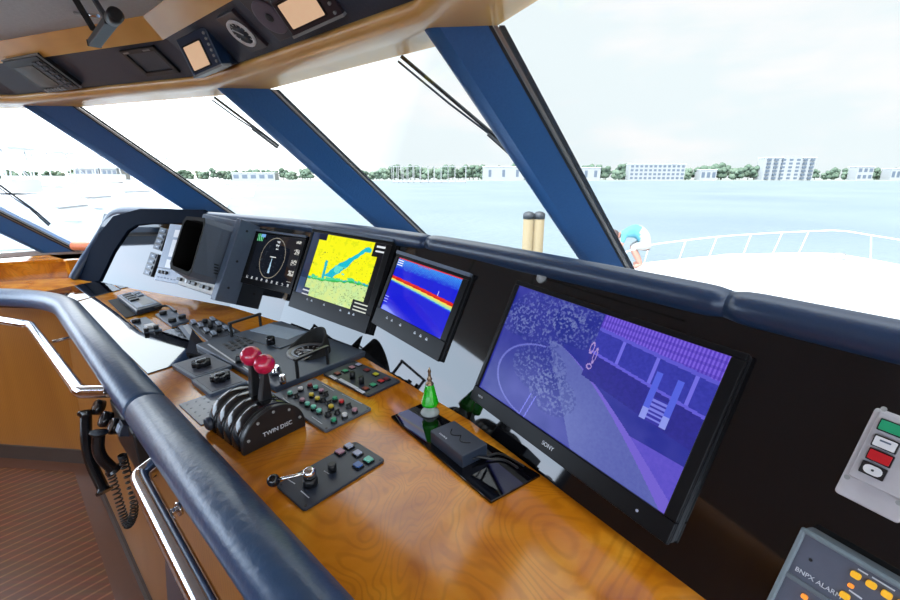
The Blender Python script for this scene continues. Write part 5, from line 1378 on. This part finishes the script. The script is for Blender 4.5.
# covered boat slips
dist = 420
o = thing('boat_slip', 'open framed boat slips on tall white posts over the water', 'dock', V((fx(430, dist), dist, WZ)))
xs = [fx(p, dist) for p in (392, 397, 402, 407, 413, 420, 428, 434, 441, 448, 455, 466)]
ztop = WZ + 4.5 + 10.5
for x in xs:
    for yy in (0, 12):
        m = MB(); m.box(I4, x - 0.25, x + 0.25, dist + yy, dist + yy + 0.5, WZ - 1, ztop); m.build('post', BLDG, o)
m = MB(); m.box(I4, xs[0] - 1, xs[-1] + 1, dist - 0.4, dist + 0.8, ztop - 0.4, ztop + 0.3); m.build('top_beam', BLDG, o)
m = MB(); m.box(I4, xs[0], xs[-1], dist, dist + 12, WZ + 1, WZ + 1.5); m.build('walkway', DOCK, o)
# boats
def boat(label, px, dist, Lb, head, tower=True, outr=True):
    X = fx(px, dist); M = Matrix.Translation((X, dist, WZ)) @ Matrix.Rotation(math.radians(head), 4, 'Z')
    o = thing('motor_yacht', label, 'boat', M)
    W = Lb * 0.15; m = MB(); n = 12; top, bot = [], []
    for k in range(n + 1):
        t = k / n; w_ = W * (1 - max(0, t - 0.35) ** 2 / 0.4225 * 0.98); top.append((-Lb / 2 + Lb * t, w_, 0.09 * Lb + 0.05 * Lb * t)); bot.append((-Lb / 2 + Lb * 0.93 * t, w_ * 0.7, -0.5))
    ring_t = [M @ V(p) for p in top] + [M @ V((p[0], -p[1], p[2])) for p in reversed(top)]
    ring_b = [M @ V(p) for p in bot] + [M @ V((p[0], -p[1], p[2])) for p in reversed(bot)]
    q = len(ring_t); m.add(ring_t + ring_b, [tuple(range(q)), tuple(range(2 * q - 1, q - 1, -1))] + [(i, (i + 1) % q, q + (i + 1) % q, q + i) for i in range(q)])
    m.build('hull', HULLW, o)
    m = MB(); z0 = 0.10 * Lb; pts = [(-Lb * .25, z0), (Lb * .22, z0), (Lb * .10, z0 + .10 * Lb), (-Lb * .25, z0 + .11 * Lb)]
    Mx = M @ Matrix(((1, 0, 0, 0), (0, 0, -1, 0), (0, 1, 0, 0), (0, 0, 0, 1)))
    m.prism(Mx, pts, -W * 0.75, W * 0.75); m.build('cabin', HULLW, o, bevel=0.1)
    m = MB(); pts = [(-Lb * .20, z0 + .055 * Lb), (Lb * .165, z0 + .055 * Lb), (Lb * .13, z0 + .085 * Lb), (-Lb * .20, z0 + .09 * Lb)]; m.prism(Mx, pts, -W * 0.77, W * 0.77); m.build('cabin_window', TINT, o)
    if tower:
        m = MB(); m.box(M, -Lb * .20, Lb * .02, -W * .6, W * .6, z0 + .11 * Lb, z0 + .16 * Lb); m.build('flybridge', HULLW, o)
        m = MB()
        for sx in (-.18, 0.0):
            for sy in (-1, 1): m.tube([M @ V((Lb * sx, sy * W * .5, z0 + .16 * Lb)), M @ V((Lb * (sx * .9), sy * W * .45, z0 + .27 * Lb))], 0.05, 6)
        m.build('tower_legs', HULLW, o)
        m = MB(); m.box(M, -Lb * .20, Lb * .03, -W * .55, W * .55, z0 + .27 * Lb, z0 + .28 * Lb); m.build('hard_top', HULLW, o)
    if outr:
        for sy in (-1, 1):
            m = MB(); m.tube([M @ V((-Lb * .02, sy * W * .8, z0 + .1 * Lb)), M @ V((-Lb * .30, sy * W * 2.0, z0 + .62 * Lb))], 0.04, 6); m.build('outrigger', HULLW, o)
boat('white sportfishing boat with outriggers nearest in the far left window', 20, 30, 17, 15)
boat('white sportfishing boat beyond the far left window, second from the left', 62, 42, 18, 8)
boat('white sportfishing boat seen left of the first full mullion', 112, 55, 19, -5)
boat('white sportfishing boat partly behind the left mullion foot', 165, 70, 20, 5)
boat('low white boat moored left of the second mullion, without tower', 215, 110, 20, 0, tower=False, outr=False)
m = MB()
m.box(I4, -46, -12, 33, 35.2, WZ + 0.6, WZ + 1.0); tag(m.build('dock', DOCK), 'grey timber finger dock between the white boats', 'dock')
# windshield wipers outside the glass
def wiper(p, label, i):
    # p : image points lying on the glass plane of facet i
    a, b = HG[i], HG[i + 1]; q0, q1, q3 = mpt(a, 0.38), mpt(b, 0.38), mpt(a, -0.52)
    n = (q1 - q0).cross(q3 - q0).normalized(); 
    if n.dot(V((0.6, 0.6, 0.5))) < 0: n = -n
    Pq = q0 + n * 0.035
    pts = [onpl(x, Pq, n) for x in p]
    o = thing('windshield_wiper', label, 'wiper', pts[0])
    m = MB(); m.tube(pts[:2] if len(pts) > 3 else pts, 0.006, 8); m.build('wiper_arm', BLK, o)
    side = n.cross((pts[1] - pts[0]).normalized()) * 0.028
    m = MB(); m.tube([pts[0] + side, (pts[0] + pts[1]) * 0.5 + side * 0.9, pts[1] + side * 0.3], 0.0035, 8); m.build('wiper_link', CHAR, o)
    m = MB(); d_ = (pts[2] - pts[1]); m.bar(pts[1] - d_ * 0.5 - n * 0.015, pts[2] - n * 0.015, 0.006, 0.010, up=n); m.build('wiper_blade', RUB, o)
wiper([(401, 56), (500, 140), (520, 158)], 'wiper with double arm on the pane left of the wide mullion', 1)
wiper([(214, 97), (262, 133), (279, 146)], 'thin wiper on the pane left of the second mullion', 2)
wiper([(-10, 178), (38, 213), (50, 224)], 'short wiper in the far left window pane', 3)

# ================================================================== LIGHT
w = bpy.data.worlds.new('sky'); scene.world = w; w.use_nodes = True
nt = w.node_tree; nt.nodes.clear(); Lk = nt.links.new
out = nt.nodes.new('ShaderNodeOutputWorld'); bg = nt.nodes.new('ShaderNodeBackground'); Lk(bg.outputs[0], out.inputs[0])
tc = nt.nodes.new('ShaderNodeTexCoord'); mp = nt.nodes.new('ShaderNodeMapping'); mp.inputs['Scale'].default_value = (1, 1, 3.2)
Lk(tc.outputs['Generated'], mp.inputs['Vector'])
nz = nt.nodes.new('ShaderNodeTexNoise'); nz.inputs['Scale'].default_value = 3.0; nz.inputs['Detail'].default_value = 9; nz.inputs['Roughness'].default_value = 0.55
Lk(mp.outputs['Vector'], nz.inputs['Vector'])
cr = nt.nodes.new('ShaderNodeValToRGB'); e = cr.color_ramp.elements
e[0].position = 0.46; e[0].color = (0.88, 0.965, 0.985, 1); e[1].position = 0.62; e[1].color = (1.0, 1.0, 1.0, 1)
Lk(nz.outputs['Fac'], cr.inputs['Fac'])
# brightness: rises towards the sun side (aft and left)
dt = nt.nodes.new('ShaderNodeVectorMath'); dt.operation = 'DOT_PRODUCT'; dt.inputs[1].default_value = (-0.80, -0.55, 0.25); Lk(tc.outputs['Generated'], dt.inputs[0])
mr = nt.nodes.new('ShaderNodeMapRange'); mr.inputs['From Min'].default_value = -0.45; mr.inputs['From Max'].default_value = 1.0; mr.inputs['To Min'].default_value = 0.94; mr.inputs['To Max'].default_value = 7.5
Lk(dt.outputs['Value'], mr.inputs['Value'])
tm = nt.nodes.new('ShaderNodeMix'); tm.data_type = 'RGBA'; tm.blend_type = 'MULTIPLY'; tm.inputs[7].default_value = (0.80, 0.90, 1.08, 1)
m01 = nt.nodes.new('ShaderNodeMapRange'); m01.inputs['From Min'].default_value = 0.0; m01.inputs['From Max'].default_value = 0.7; Lk(dt.outputs['Value'], m01.inputs['Value']); Lk(m01.outputs['Result'], tm.inputs[0])
Lk(cr.outputs['Color'], tm.inputs[6]); Lk(tm.outputs[2], bg.inputs['Color']); Lk(mr.outputs['Result'], bg.inputs['Strength'])
sd_ = bpy.data.lights.new('sun', 'SUN'); sd_.energy = 5.5; sd_.angle = math.radians(0.6); sd_.color = (1, 0.97, 0.92)
so_ = bpy.data.objects.new('sun', sd_); COL.objects.link(so_); so_.rotation_euler = (math.radians(28), math.radians(-18), 0)
